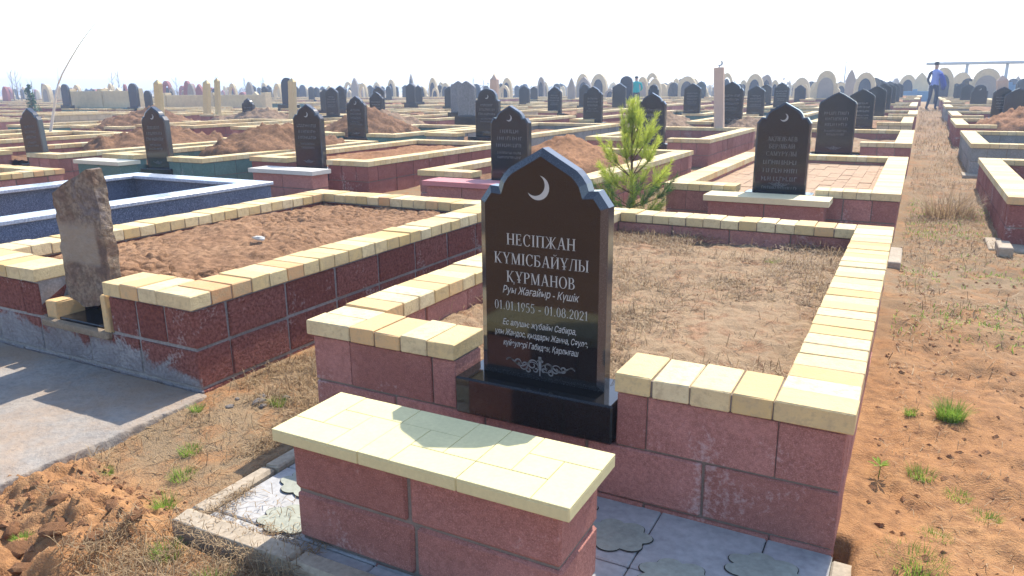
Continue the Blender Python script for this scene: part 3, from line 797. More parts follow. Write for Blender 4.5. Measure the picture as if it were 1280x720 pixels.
# bench of the principal grave
def bench(name, label, x0, x1, y0, y1, zt, zb, top, base, lod=0, tiles=3, over=.035, th=.036, base_kind='red', joint=None, mort='mortar'):
    t = thing(name, label, 'bench', ((x0+x1)/2, y0, 0), 'block benches before the graves')
    hw = (x1-x0)/2; D = y1-y0; ch = .004 if lod == 0 else 0
    b = MB()
    if tiles:
        w_ = 2*hw/tiles
        for i in range(tiles):
            a = -hw+i*w_; g = .0015
            b.cbox(a+.0006,a+w_-.0006,0,D,zt-th,zt-.0035,.003,0)
            fl = i % 2
            for (u0,u1,v0,v1) in ((0,.667,0,.333),(.667,1,0,.667),(.333,1,.667,1),(0,.333,.333,1),(.333,.667,.333,.667)):
                if fl: u0, u1 = 1-u1, 1-u0
                b.cbox(a+u0*w_+g*.5,a+u1*w_-g*.5,v0*D+g*.5,v1*D-g*.5,zt-.006,zt+random.uniform(-.0006,.0004),.0012,0)
    else: b.cbox(-hw,hw,0,D,zt-th,zt,ch)
    b.build('bench_top', [top, M['groove']], t)
    b = MB(); X0, X1 = -hw+over, hw-over; Y0, Y1 = over, D-over*.6; zc = zt-th-.003; h = .15
    z = zc; k = 0; j = .005
    while z > zb:
        z0 = max(z-h, zb)
        cuts = [X0,-.0+(.0 if k==0 else .01),X1] if joint is None else [X0]+joint[k%2]+[X1]
        for p, q in zip(cuts[:-1], cuts[1:]): b.cbox(p+(j if p!=X0 else 0),q-(j if q!=X1 else 0),Y0,Y1,z0+j,z-j,.008 if lod==0 else 0,0,random.random(),jit=.002 if lod==0 else 0)
        z = z0; k += 1
    b.box(X0+.009,X1-.009,Y0+.009,Y1-.009,zb-.02,zt-th+.001,1)
    b.build('block_base', [base, M[mort]], t)
    return t
random.seed(9)
bench('memorial_bench', 'low red block bench with a pale yellow tiled seat right before the crescent headstone'.replace('right ', 'directly '), -1.441, -.569, 1.330, 1.614, .324, -.16, M['yellow_tile'], M['red'],
      joint=[[-.02],[-.005]])

# paved strip and kerb in front of the principal grave
FLOWERS = [(-.62,1.78,.07,1.25),(-.42,1.67,.068,1.25),(-.22,1.80,.068,1.3),(-.80,1.88,.06,1.2),(-1.60,1.60,.066,1.25),(-1.50,1.42,.066,1.25),(-.95,1.72,.066,1.2)]
def paving():
    b = MB(); zp = -.020
    x0, x1, y0, y1 = -1.742, -.07, 1.325, 1.964
    b.box(x0, x1, y0, y1, zp-.08, zp-.006, 2)
    # interlocking pavers: square slabs with a wavy olive flower in the middle of each
    s = .30
    random.seed(4)
    def wavy(cx, cy, r, lob=4, amp=.17, n=40, rot=0.0, stretch=1.0):
        P = []
        for i in range(n):
            a = 2*math.pi*i/n; rr = r*(.80+.26*abs(math.cos(lob*a/2))**.7)
            x, y = rr*math.cos(a)*stretch, rr*math.sin(a); P.append((cx+x*math.cos(rot)-y*math.sin(rot), cy+x*math.sin(rot)+y*math.cos(rot)))
        return P
    ny = 3; nx = 6
    for i in range(nx):
        for j in range(-1, ny):
            a, c = x0+i*s, y1-(j+1)*s
            a1, c1 = min(a+s, x1), min(c+s, y1); c = max(c, y0)
            if a1-a < .02 or c1-c < .02: continue
            dz = random.uniform(-.0025,.0025)
            b.cbox(a+.0015, a1-.0015, c+.0015, c1-.0015, zp-.03, zp+dz, .004, 0, random.random())
    for cx, cy, rr, st in FLOWERS:
        ro = random.uniform(-.3,.3); P = wavy(cx, cy, rr*1.1+.0022, 7, .10, 60, ro, st); Q = wavy(cx, cy, rr*1.1, 7, .10, 60, ro, st)
        b.add([(x,y,zp+.0040) for x,y in P], [tuple(range(60))], 2)
        b.add([(x,y,zp+.0060) for x,y in Q], [tuple(range(60))], 1, random.random())
    o = b.build('paving', [M['paver'], M['paver_flower'], M['paver_gap']]); kind(o, 'structure')
    b = MB(); random.seed(8)
    y = y1
    for y_a, y_b in ((1.62,1.935),(1.325,1.612)): b.cbox(-1.802,-1.746,y_a,y_b,-.20,-.004,.008,0,0.5,jit=.004)
    for xa, xb in ((-1.802,-1.345),(-1.338,-.86),(-.853,-.4)): b.cbox(xa,xb,1.250,1.318,-.22,-.004,.009,0,.5,jit=.005,tilt=(0,0))
    for y_a, y_b in ((1.62,1.93),(1.30,1.612)): b.cbox(-.068,-.012,y_a,y_b,-.20,-.010,.006,0,.5,jit=.003)
    kind(b.build('kerb', M['kerb']), 'structure')
paving()

# concrete apron before the rough red grave
def apron():
    import bmesh
    xs = np.concatenate([np.linspace(-4.6,-2.56,90), np.linspace(-2.55,-2.43,40)]); ys = np.linspace(.75,1.96,70)
    def zf(X, Y):
        edge = sst(-2.455,-2.472,X + .03*(fbm(X,Y,9,4,.6,5)-.5))
        return -.16 + edge*.145 + (fbm(X,Y,6,5,.6,3)-.5)*.012
    kind(link_mesh('concrete_apron', sheet('concrete_apron', xs, ys, zf, M['concrete'])), 'structure')
apron()
def stone_lump(r, seed, flat=.6, sub=2):
    import bmesh
    bm = bmesh.new(); bmesh.ops.create_icosphere(bm, subdivisions=sub, radius=r)
    for v in bm.verts:
        n = v.co.normalized(); k = 1+.45*noise.fractal(n*1.3+Vector((seed*3.1,seed,0)),1,2,3)+.1*noise.noise(n*5+Vector((seed,0,0)))
        v.co = Vector((v.co.x*k, v.co.y*k*.85, v.co.z*k*flat))
    me = bpy.data.meshes.new('stone'); bm.to_mesh(me); bm.free()
    for p in me.polygons: p.use_smooth = sub > 2
    return me
# ------------------------------------------------------------------ further graves: shared meshes
W, LG = 1.85, 3.45
PROTO = {}; FAR = True
for wk, sty in (('red','red'),('redb','red'),('redrough','redrough'),('grey','greyblock'),('teal','teal'),('cream','creamblock'),('redplain','red')):
    random.seed(hash(wk) % 1 + len(wk)*7)
    cp, wl = build_enclosure(-W/2, W/2, 0, LG, .40, lod=1, notch=None if wk in ('redplain',) else (-.31,.31), zb=-.35)
    PROTO[wk] = (cp.mesh('coping', [M['coping'], M['mortar']]), wl.mesh('block_wall', [M[sty], M['mortar']]))
def bed_proto(z, mat, seed, bulge=0.02):
    def zf(X, Y): return z + (fbm(X,Y,2.5,3,.5,seed)-.5)*.08 + (fbm(X,Y,14,4,.6,seed+1)-.5)*.05 + bulge*np.sin(np.pi*(X+.76)/1.52)*np.sin(np.pi*(Y-.17)/3.1)
    return sheet('soil_bed', np.linspace(-.76,.76,46), np.linspace(.17,LG-.17,90), zf, mat)
BEDS = [bed_proto(.27, M['soil'], 3), bed_proto(.30, M['soil_clay'], 5, .05), bed_proto(.16, M['soil_grey'], 7), bed_proto(.25, M['thatch'], 9), bed_proto(.30, M['soil_orange'], 11, .08)]
CELLS = set()
NTH = ['first','second','third','fourth','fifth','sixth','seventh','eighth','ninth','tenth','eleventh','twelfth','thirteenth','fourteenth','fifteenth','sixteenth','seventeenth','eighteenth','nineteenth','twentieth',
       'twenty-first','twenty-second','twenty-third','twenty-fourth','twenty-fifth','twenty-sixth']
COLR = {'red':'red block','redb':'red block','redrough':'dark red block','grey':'grey block','teal':'green-grey painted','cream':'cream block','redplain':'plain red block'}
def place_grave(x, y, wk, label, bedk=0, sx=1.0, sy=1.0, dz=0.0, zs=1.0, rz=0.0):
    z = rise(y)+dz
    t = thing('grave_enclosure', label, 'grave', (x, y, z), GG, rz); t.scale = (sx, sy, zs)
    link_mesh('coping', PROTO[wk][0], t); link_mesh('block_wall', PROTO[wk][1], t)
    if bedk is not None:
        o = kind(link_mesh('soil_bed', BEDS[bedk]), 'structure'); o.location = (x, y, z-.001); o.scale = (sx, sy, zs); o.rotation_euler = (0,0,rz)
    return t
# row behind the principal grave
place_grave(-.975, 6.42, 'red', 'red grave with sandy brick floor beside the dirt path, just behind the yellow benched grave', None, 1.0, 1.02, -.03)
place_grave(-3.53, 6.42, 'redb', 'red grave holding a pointed heap of earth, seen behind the crescent headstone', 0, 1.05, 1.02, -.03)
place_grave(-6.36, 6.8, 'redrough', 'wide dark red grave with loose brown soil, behind the blue granite grave', 4, 1.0, 1.03, -.02)
place_grave(-8.56, 6.36, 'teal', 'green-grey painted grave with yellow coping and a big earth heap', 0, 1.03, 1.0, -.02)
place_grave(-10.75, 5.9, 'red', 'red grave with yellow coping and a thin leaning white sapling at its back', 0, 1.1, 1.0, .0)
place_grave(1.62, 6.6, 'redrough', 'red grave with broad cream coping across the path from the brick floored grave', 2, 1.05, 1.02, -.03)
# row two
place_grave(-.96, 11.05, 'red', 'red grave with weedy bed beside the path, second one behind the brick floored grave', 3, 1.0, 1.0, .01)
place_grave(-3.55, 10.95, 'redb', 'red grave with dark empty bed behind the bright green pine', 2, 1.04, 1.0, .01)
place_grave(-6.5, 10.95, 'grey', 'long grey walled grave with brown bed beyond the pointed earth heap', 0, 1.08, 1.25, .01)
place_grave(1.55, 11.3, 'grey', 'grey block grave with cream coping across the path, behind the broad coped red grave', 2, 1.0, .95, .01)
place_grave(-9.05, 10.9, 'teal', 'green-grey grave with low cream coping behind the wide dark red grave', 0, 1.05, 1.0, -.03)
# sandy brick floor
b = MB(); random.seed(2)
for i in range(14):
    for j in range(15):
        b.cbox(-.745+i*.1075,-.745+(i+1)*.1075-.003,.2+j*.21+(.1 if i%2 else 0),.2+(j+1)*.21-.003+(.1 if i%2 else 0),.2,.31+random.uniform(-.003,.003),.0,0,random.random())
o = b.build('brick_floor', M['brick_floor']); o.location = (-.975, 6.42, rise(6.42)-.03); kind(o, 'structure')
# benches of that row
def far_bench(x, y, label, topm, basem, w_=.88, dz=0.0, h=.33):
    z = rise(y)+dz
    t = bench('memorial_bench', label, -w_/2, w_/2, 0, .30, h, -.3, topm, basem, lod=1, tiles=0, th=.045); t.location = (x, y, z); return t
far_bench(-1.0, 6.1, 'low red bench with a thick cream slab before the brick floored grave', M['cream_slab'], M['red'], .95)
far_bench(-3.72, 5.98, 'low bench with a pink slab before the grave with the pointed heap', M['pink_slab'], M['red'], .85, .0)
far_bench(-6.15, 6.15, 'low pinkish bench with a grey-white slab before the wide dark red grave', M['pale_slab'], M['red'], .95, .0)
far_bench(-8.75, 5.75, 'low green-grey bench with a cream slab before the painted grave', M['teal_slab'], M['teal'], .86, .02, .35)
# concrete footings beside the path
b = MB(); b.cbox(-.09,.16,.0,.42,-.1,.035,.006); b.cbox(-.06,.03,-4.9+.0,-4.6,-.1,.03,.006)
o = b.build('concrete_footing', M['kerb']); o.location = (.66, 11.05, rise(11)); kind(o, 'structure')
b = MB(); b.cbox(-.10,.14,.0,.50,-.1,.03,.006)
o = b.build('concrete_footing', M['kerb']); o.location = (.66, 6.35, rise(6.4)-.01); kind(o, 'structure')
b = MB(); b.cbox(-.05,.06,.0,.55,-.1,.03,.006)
o = b.build('concrete_footing', M['kerb']); o.location = (-.055, 5.55, rise(5.6)); kind(o, 'structure')

# inscription for the stone behind
b = MB(); yy = -.0015
letter(b, 'АҚПЕІБАЕВ', 0, .425, .036, yy, .06, .85); letter(b, 'БЕРЛІБАЙ', 0, .365, .036, yy, .06, .85); letter(b, 'САМҮРҰЛЫ', 0, .305, .036, yy, .07, .85)
bb = lines_mesh(77, .235, 4, .30)
b.add(bb.v, bb.f); TXT3 = b.mesh('carved_text', M['engrave_dim'])

headstone(982, 6.60, 128, 'ogee', 'black headstone with silver crescent above the sandy brick floor, beside the path', PED, TXT3, True, sc=1.0)
headstone(636, 6.55, 132, 'ogee', 'black headstone with small crescent directly behind the top of the big crescent headstone', PED, 1, True, sc=.98)
headstone(381, 6.86, 130, 'ogee', 'black headstone with carved rows on a wide pedestal, on the wide dark red grave', PED2, 2, True, sc=1.0)
headstone(189, 6.40, 133, 'ogee', 'black headstone on the green-grey painted grave, beside the big earth heap', PED, 3, True, sc=1.04, lean=R(-1.5))
headstone(34, 6.02, 135, 'ogee', 'slightly leaning black headstone beside the thin white sapling', PED, 4, False, sc=.98, lean=R(-3))
headstone(1049, 11.12, 115, 'gable', 'wide black gabled headstone on a broad plinth beside the path', PED2, 0, False, sc=1.1)
headstone(1079, 16.0, 111, 'gable', 'black gabled headstone second along the path, behind the broad plinth one', PED2, 1, False, sc=1.06)
headstone(815, 11.3, 116, 'ogee', 'black headstone half hidden by the bright green pine', PED, 2, False, sc=1.02)
headstone(608, 11.4, 111, 'round', 'tall black round-topped headstone beyond the small crescent stone', PED2, 3, True, sc=1.08)
headstone(443, 11.1, 120, 'ogee', 'black headstone standing behind the wide dark red grave, by a second slimmer one', PED, 4, True, sc=1.0)
headstone(469, 15.9, 115, 'ogee', 'slimmer black headstone further back than the one behind the wide dark red grave', PED, 0, False, sc=1.0)
headstone(413, 16.0, 109, 'gable', 'blue-black headstone between two smaller ones on a tall plinth', PED2, 1, False, sc=1.0)
headstone(405, 20.5, 111, 'gable', 'small blue-black stone peeping out on the sapling side of the tall plinth stone', PED, None)
headstone(424, 20.4, 107, 'gable', 'small blue-black stone peeping out on the path side of the tall plinth stone', PED, None)
headstone(308, 15.8, 123, 'ogee', 'black headstone between the two high brown earth heaps', PED, 2, False, sc=1.03)
headstone(512, 24.9, 104, 'gable', 'dark headstone with a shorter stone touching it, far among cream copings', PED, None, sc=1.0)
headstone(522, 27.5, 107, 'gable', 'shorter dark stone touching the taller far headstone', PED, None, sc=.9)
headstone(582, 15.7, 101, 'grey', 'front one of the speckled grey granite headstones in a cluster', PED, None, sc=1.1)
headstone(572, 17.4, 101, 'grey', 'rear one of the speckled grey granite headstones in a cluster', PED, None, sc=1.1)
headstone(561, 24.9, 108, 'gable', 'bluish stone half behind the grey granite cluster', PED, None)
headstone(655, 29.6, 107, 'gable', 'dark gabled headstone with a little blue one beside it', PED, None, sc=1.15)
headstone(667, 34.2, 108, 'gable', 'little blue-black stone beside the dark gabled one', PED, None, sc=.9)
headstone(693, 20.4, 108, 'ogee', 'black headstone with clear shoulders, alone between cream copings', PED, 3, sc=1.02)
headstone(741, 15.8, 108, 'ogee', 'large black headstone above the end of the long grey walled grave', PED, 4, sc=1.04)
headstone(731, 25.1, 105, 'ogee', 'smaller stone overlapped by the large one above the long grey walled grave', PED, None)
headstone(774, 24.9, 104, 'gable', 'dark headstone close to the person in teal', PED, None, sc=1.12)
headstone(783, 27.8, 95, 'blue', 'tall blue-black stone behind the dark one close to the person in teal', PED, None, sc=1.15)
headstone(817, 29.5, 106, 'round', 'small round stone behind the one hidden by the pine', PED, None)
headstone(866, 20.6, 104, 'gable', 'blue-black headstone above the grey earth heap by the crescent-topped post', PED, 0, sc=1.06)
headstone(946, 20.5, 107, 'gable', 'black headstone beyond the crescent-topped post', PED, 1, sc=1.02)
headstone(958, 29.6, 105, 'gable', 'stone overlapped by the black headstone beyond the crescent-topped post', PED, None, sc=.95)
headstone(978, 25.0, 103, 'ogee', 'black headstone rising over the tip of the brick floored grave stone', PED, 2, sc=1.06)
headstone(1001, 34.2, 106, 'ogee', 'small dark pointed stone close before the big cream arch', PED, None, sc=1.05)
headstone(1097, 20.4, 107, 'gable', 'black headstone third along the path row', PED, None, sc=1.03)
headstone(1106, 25.0, 104, 'gable', 'black headstone fourth along the path row', PED, None, sc=1.0)
headstone(1113, 29.8, 105, 'gable', 'black headstone fifth along the path row', PED, None, sc=1.0)
headstone(1119, 34.4, 104, 'gable', 'black headstone sixth along the path row', PED, None, sc=1.0)
headstone(1124, 39.2, 104, 'gable', 'black headstone seventh along the path row', PED, None, sc=1.0)
headstone(1226, 29.2, 106, 'round', 'round topped black headstone with pale emblem across the path', PED, None, True, sc=1.1)
headstone(1211, 34.0, 105, 'gable', 'black gabled stone beside the round topped one across the path', PED, None, sc=1.05)
headstone(1202, 38.6, 104, 'gable', 'third black stone back in the line across the path', PED, None, sc=1.05)
headstone(1196, 43.2, 104, 'gable', 'fourth black stone back in the line across the path', PED, None, sc=1.05)
headstone(1275, 20.0, 110, 'gable', 'big black headstone cut by the picture edge beside an orange heap', PED2, None, sc=1.18)
headstone(357, 20.6, 97, 'blue', 'narrow blue-black slab beside a yellow post', PED2, None, sc=1.25)
headstone(330, 29.6, 108, 'gable', 'small blue pointed stone standing before the cream monuments', PED, None, sc=1.1)
headstone(388, 34.2, 108, 'gable', 'small teal-dark pointed stone between the yellow post and the blue stones', PED, None, sc=1.0)
headstone(471+1, 20.6, 108, 'gable', 'dark stone tip showing just behind the slimmer black headstone', PED, None, sc=1.0)
headstone(183, 20.5, 113, 'plain', 'small red-brown stone beside the yellow post', PED, None, sc=1.0)
headstone(79, 20.5, 105, 'blue', 'tall dark slab leaning beside the far cream wall', PED, None, sc=1.2)
headstone(164, 20.8, 104, 'blue', 'dark slab set at the end of the far cream wall', PED, None, sc=1.3)

# remaining graves of the grid
random.seed(21)
ROWY = [6.42, 11.05, 15.75, 20.35, 24.95, 29.55, 34.15, 38.75]
EXC = {(0,c) for c in range(0,5)} | {(1,c) for c in range(0,4)} | {(0,-1),(1,-1)}
USED = [982,636,381,189,34,1049,1079,815,608,443,469,413,405,424,308,512,522,582,572,561,655,667,693,741,731,774,783,817,866,946,958,978,1001,1226,1211,1202,1275,357,330,388,183,79,164,796,899,1163]
def in_view(x, y, m=60):
    v = Vector((x, y, .5)) - Vector((0,0,CAM_H)); d = v.dot(cw)
    if d < 1: return False
    return -m < 640+FPX*v.dot(cr)/d < 1280+m
for r_, y in enumerate(ROWY):
    for c in range(-14, 26):
        if (r_, c) in EXC: continue
        x = -.965-2.52*c if c >= 0 else 1.58-2.52*(c+1)
        if c >= 3: x -= .25*min(c-2, 2)
        if not (in_view(x-1, y) or in_view(x+1, y+3)): continue
        if c >= 7 and random.random() < .2: continue
        if c >= 0: wk = random.choice(['red','redb','red','redplain','cream','cream','teal','redrough'])
        else: wk = random.choice(['red','grey','redb','cream','redrough'])
        jx = random.uniform(-.06,.06) if c in (0,-1) else random.uniform(-.2,.2)
        lab = COLR[wk]+' grave with cream coping, '+('row '+str(r_+1) if False else NTH[r_]+' row behind the bench')+', '+(NTH[c]+' from the path' if c >= 0 else NTH[-c-1]+' across the path')
        place_grave(x+jx, y+random.uniform(-.1,.1), wk, lab, random.choice([0,0,1,1,2,3,4]), random.uniform(.95,1.03), random.uniform(.88,1.03), random.uniform(-.05,.04), 1.0)
        CELLS.add((r_,c))
        if r_ >= 2 and c not in (0,) and random.random() < (.34 if c > 0 else .4):
            xs_, ys_ = x+jx, y+.05; d_ = Vector((xs_,ys_,1))-Vector((0,0,CAM_H)); pxx = 640+FPX*d_.dot(cr)/d_.dot(cw)
            if all(abs(pxx-q) > 11 for q in USED):
                USED.append(pxx); st = random.choice(('gable','ogee','round','gable','plain')); sc_ = random.uniform(.9,1.12)
                t = thing('headstone', 'dark stone on '+lab.replace(' with cream coping',''), 'headstone', (xs_, ys_, rise(ys_)+random.uniform(.32,.42)), 'black granite headstones'); t.scale = (sc_,)*3
                link_mesh('slab', SLABS[st], t); link_mesh('pedestal', PED2, t)
                if y < 22: link_mesh('carved_text', random.choice(LINES), t)
# ------------------------------------------------------------------ earth heaps
def heap(x, y, rx, ry, h, mat, label, seed, rz=0.0, peak=1.0, z=None, lumpy=.08):
    n = 70
    xs = np.linspace(-1.15,1.15,n); ys = np.linspace(-1.15,1.15,n)
    def zf(X, Y):
        A = X + .25*(fbm(X,Y,1.7,3,.5,seed)-.5); B = Y + .25*(fbm(X,Y,1.7,3,.5,seed+4)-.5)
        r = np.hypot(A, B); base = np.clip(1-r, 0, 1)**peak*h
        d1,_ = worley(X*rx, Y*ry, 5.5, seed); d2,_ = worley(X*rx, Y*ry, 13, seed+2)
        k = sst(1.12, .8, r)
        lum = (np.clip(.7-d1,0,1)*lumpy*1.6 + np.clip(.7-d2,0,1)*lumpy*.7)*fbm(X,Y,3,3,.5,seed+7)*1.6
        return base + k*(lum + (fbm(X*rx,Y*ry,4,5,.6,seed+1)-.5)*lumpy*1.3) - (1-k)*.25
    me = sheet('earth_heap', xs, ys, zf, mat)
    for v in me.vertices: v.co.x *= rx; v.co.y *= ry
    o = link_mesh('earth_heap', me, None, (x, y, rise(y) if z is None else z)); o.rotation_euler = (0,0,rz)
    tag(o, label, 'earth heap', 'earth heaps'); return o
M['heap'] = M['soil_orange']
heap(-3.55, 8.1, .75, 1.1, .36, M['soil_orange'], 'pointed heap of pale orange earth inside the red grave behind the crescent headstone', 3, peak=.9, z=.30, lumpy=.04)
heap(-8.35, 8.3, .85, 1.45, .40, M['soil'], 'big cloddy orange heap inside the green-grey painted grave', 5, z=.32)
heap(-11.0, 8.3, .95, 1.3, .27, M['soil'], 'low cloddy brown heap behind the thin leaning headstone', 8, z=.33)
heap(-9.75, 12.3, 1.35, 1.4, .78, M['soil'], 'tall brown heap beside the yellow post', 11, peak=.8)
heap(-11.2, 14.7, 1.4, 1.3, .58, M['soil_grey'], 'grey-brown heap behind the single black headstone', 14, peak=.7)
heap(-16.6, 11.8, 1.6, 1.2, .55, M['soil'], 'reddish brown heap near the far edge behind the leaning headstone', 17)
heap(-18.6, 14.0, 2.0, 1.2, .62, M['soil'], 'long high reddish heap reaching out of the picture', 19, peak=.7)
heap(-16.5, 15.9, 2.3, .9, .55, M['soil_grey'], 'long low grey-brown heap below the cream wall', 23, peak=.6)
heap(-4.75, 15.9, 1.1, 1.3, .55, M['soil_grey'], 'grey heap with dry grass behind the pine', 29, peak=.65)
heap(-3.0, 15.6, .95, 1.1, .50, M['soil_grey'], 'grey-brown cloddy heap between the crescent-topped post and the path stones', 31, peak=.75)
heap(1.75, 17.4, .9, 1.3, .30, M['soil_orange'], 'orange heap before the big black stone across the path', 37, z=.42)
heap(-13.6, 10.7, 1.0, .9, .42, M['soil'], 'small dark brown heap behind the leaning sapling', 41)

# dry weeds in the middle of the path
def blades(b, x, y, z, n, hmin, hmax, spread, wd, lean=.6, seg=3):
    for _ in range(n):
        a = random.uniform(0, 2*math.pi); r = spread*math.sqrt(random.random())
        px_, py_ = x+math.cos(a)*r, y+math.sin(a)*r
        h = random.uniform(hmin, hmax); az = random.uniform(0, 2*math.pi) if r < spread*.3 else a+random.uniform(-.8,.8)
        ln = random.uniform(.1, lean)*h; wv = random.uniform(.6,1.2)*wd
        sx_, sy_ = -math.sin(az)*wv, math.cos(az)*wv
        V = []
        for i in range(seg+1):
            t = i/seg; k = 1-t*.85
            cx, cy, cz = px_+math.cos(az)*ln*t*t*1.3, py_+math.sin(az)*ln*t*t*1.3, z+h*(t-.18*t*t*(ln/h))
            V += [(cx-sx_*k, cy-sy_*k, cz), (cx+sx_*k, cy+sy_*k, cz)]
        b.add(V, [(2*i,2*i+1,2*i+3,2*i+2) for i in range(seg)], 0, random.random())
random.seed(31)
def tuft(name, label, x, y, n, hmin, hmax, spread, mat='grass', wd=.0022, lean=.7, cat='grass tuft', group='tufts of grass', z=None):
    b = MB(); blades(b, 0, 0, -.01, n*(3 if mat == 'grass' else 1), hmin*.8, hmax*(.62 if mat == 'grass' else 1), spread*(.75 if mat == 'grass' else 1), wd*(.6 if mat == 'grass' else 1), lean)
    o = b.build(name, M[mat]); o.location = (x, y, gz(x, y) if z is None else z); tag(o, label, cat, group); return o
T = [(.225,2.99,200,.04,.13,.058,'bright dense green tuft, largest on the bare orange path'),
     (.135,2.50,70,.02,.07,.05,'flat pale green tuft on the path below the bright dense one'),
     (.232,2.43,60,.02,.05,.05,'grey-green flattened tuft on the path, between two brighter ones'),
     (.302,2.33,55,.02,.05,.05,'low yellow-green tuft on the path beside the flattened one'),
     (.12,1.97,130,.02,.07,.10,'broad thin green tuft by the near corner of the red grave and the path'),
     (.095,2.96,35,.02,.05,.03,'tiny green tuft next to the bright dense one'),
     (.17,2.15,45,.02,.05,.05,'sparse tuft between the broad thin one and the flattened one'),
     (-2.17,1.62,60,.03,.07,.045,'green tuft among straw by the concrete apron edge'),
     (-2.06,1.50,60,.03,.07,.05,'dull green tuft among straw, one step nearer than the apron tuft'),
     (-1.93,1.33,70,.03,.10,.04,'taller green tuft at the outer corner of the paving kerb'),
     (-1.70,1.16,60,.03,.08,.05,'green tuft in straw just before the paving kerb'),
     (-1.46,1.10,90,.03,.10,.05,'bright green tuft below the bench at the bottom of the picture'),
     (-2.14,1.02,60,.01,.035,.035,'small green tuft on the dug orange clods'),
     (-2.40,1.85,50,.03,.06,.03,'green tuft at the plaster corner of the dark red grave'),
     (-2.16,2.05,55,.03,.08,.035,'thin green tuft beside dark pebbles between the two nearest graves'),
     (-2.32,1.40,40,.02,.05,.03,'faint green tuft on the orange earth beside the apron')]
for i, (x, y, n, a, b_, s, lab) in enumerate(T): tuft('grass_tuft', lab, x, y, n, a, b_, s)
tuft('dry_weed', 'dry brown weed leaning against the block base of the bench', -1.38, 1.20, 45, .06, .26, .05, 'straw', .0013, .8, 'weed', 'dry weeds', z=-.1)
tuft('dry_weed', 'tall dry weed growing along the wall of the dark red grave', -2.2, 2.6, 60, .08, .30, .08, 'straw', .0016, .9, 'weed', 'dry weeds')
tuft('dry_weed', 'dark dry tumbleweed lying in the middle of the path', .33, 7.9, 420, .12, .34, .20, 'straw', .003, 1.2, 'weed', 'dry weeds')
tuft('dry_weed', 'thin dry sprigs in front of the tall brown heap', -9.9, 10.6, 40, .2, .6, .15, 'straw', .004, .5, 'weed', 'dry weeds')
for x, y, lab in ((-.95,3.9,'faint green tuft in the thatched bed near its middle'),(-.62,4.25,'green tuft in the thatched bed by the back coping'),(-.8,3.15,'small green tuft low in the thatched bed')):
    tuft('grass_tuft', lab, x, y, 70, .02, .06, .06, z=.262)
# leafy sprout
b = MB(); b.tube([(0,0,-.02),(.003,0,.03),(0,.002,.06)], [.002,.0015,.001], 5)
for k in range(9):
    a = k*2.4; r = .012+.01*random.random(); z = .045+.01*random.random()
    c_, s_ = math.cos(a), math.sin(a)
    b.add([(0,0,z-.01),(c_*r-s_*.006,s_*r+c_*.006,z),(c_*r*1.9,s_*r*1.9,z+.004),(c_*r+s_*.006,s_*r-c_*.006,z)], [(0,1,2,3)], 0, .8)
o = b.build('leafy_sprout', M['grass']); o.location = (.0+.015,2.45,gz(.015,2.45)); tag(o, 'single small leafy sprout casting a thin shadow at the foot of the red grave wall', 'weed')

# straw and litter (nobody could count it)
def straw(name, n, region, hmin, hmax, zf, flat=.75, wd=.0011, dens=None, mat='straw'):
    b = MB(); x0,x1,y0,y1 = region; k = 0
    while k < n:
        x = random.uniform(x0,x1); y = random.uniform(y0,y1)
        if dens and random.random() > dens(x,y): k += .2; continue
        z = zf(x,y); L = random.uniform(hmin,hmax); az = random.uniform(0,2*math.pi)
        el = random.uniform(0,.25) if random.random() < flat else random.uniform(.3,1.2)
        dx, dy, dz = math.cos(az)*math.cos(el)*L, math.sin(az)*math.cos(el)*L, math.sin(el)*L
        cxx, cyy = random.uniform(-.3,.3)*L, random.uniform(-.3,.3)*L
        px_, py_ = -math.sin(az)*wd, math.cos(az)*wd
        z += .002
        V = [(x-px_,y-py_,z),(x+px_,y+py_,z),(x+dx*.5+cxx*.4+px_,y+dy*.5+cyy*.4+py_,z+dz*.6+.004),(x+dx*.5+cxx*.4-px_,y+dy*.5+cyy*.4-py_,z+dz*.6+.004),(x+dx+px_*.3,y+dy+py_*.3,z+dz*.8)]
        b.add(V, [(0,1,2,3),(3,2,4)], 0, random.random()); k += 1
    o = b.build(name, M[mat]); kind(o, 'stuff'); return o
ZG = {}
_gxs = np.linspace(-5,3.2,821); _gys = np.linspace(.6,15,1441)
_GZ = ground_z(*np.meshgrid(_gxs,_gys))
def zgrid(x, y):
    i = min(max(int((y-.6)/.01),0),1440); j = min(max(int((x+5)/.01),0),820); return float(_GZ[i,j])
def patch(x, y): return float(np.clip((fbm(np.array([x]),np.array([y]),2.2,3,.5,77)[0]-.36)*4, .05, 1))
random.seed(40)
straw('dry_grass', 24000, (-2.47,-1.9,1.15,4.9), .02, .085, zgrid, .75, .0012, lambda x,y: patch(x,y)*(1.0 if y > 1.42 else .06))
straw('dry_grass', 3000, (-1.9,-1.2,.98,1.24), .02, .09, zgrid, .6, .0010, patch)
straw('dry_grass', 1500, (-1.83,-1.3,1.22,1.5), .015, .05, lambda x,y: -.014, .85, .0010, lambda x,y: .8 if y < 1.36 or x < -1.7 else .12)
straw('dry_grass', 20000, (-1.68,-.26,2.13,4.7), .025, .09, lambda x,y: .262+.014, .8, .0013, patch)
straw('dry_grass', 1400, (-2.3,-1.95,2.0,2.9), .04, .13, zgrid, .35, .0013)
straw('dry_grass', 9000, (0.0,.75,3.2,14), .03, .09, zgrid, .65, .0018, lambda x,y: patch(x,y)**1.5*sst(3.0,5.5,np.array(y)))
straw('dry_grass', 900, (0.0,.9,1.7,3.6), .015, .05, zgrid, .85, .0009, lambda x,y: patch(x,y)*.6)
straw('dry_grass', 4500, (0.0,.72,13.8,36), .05,.14, lambda x,y: rise(y)+.004, .6, .0045, lambda x,y: patch(x,y)**.6)
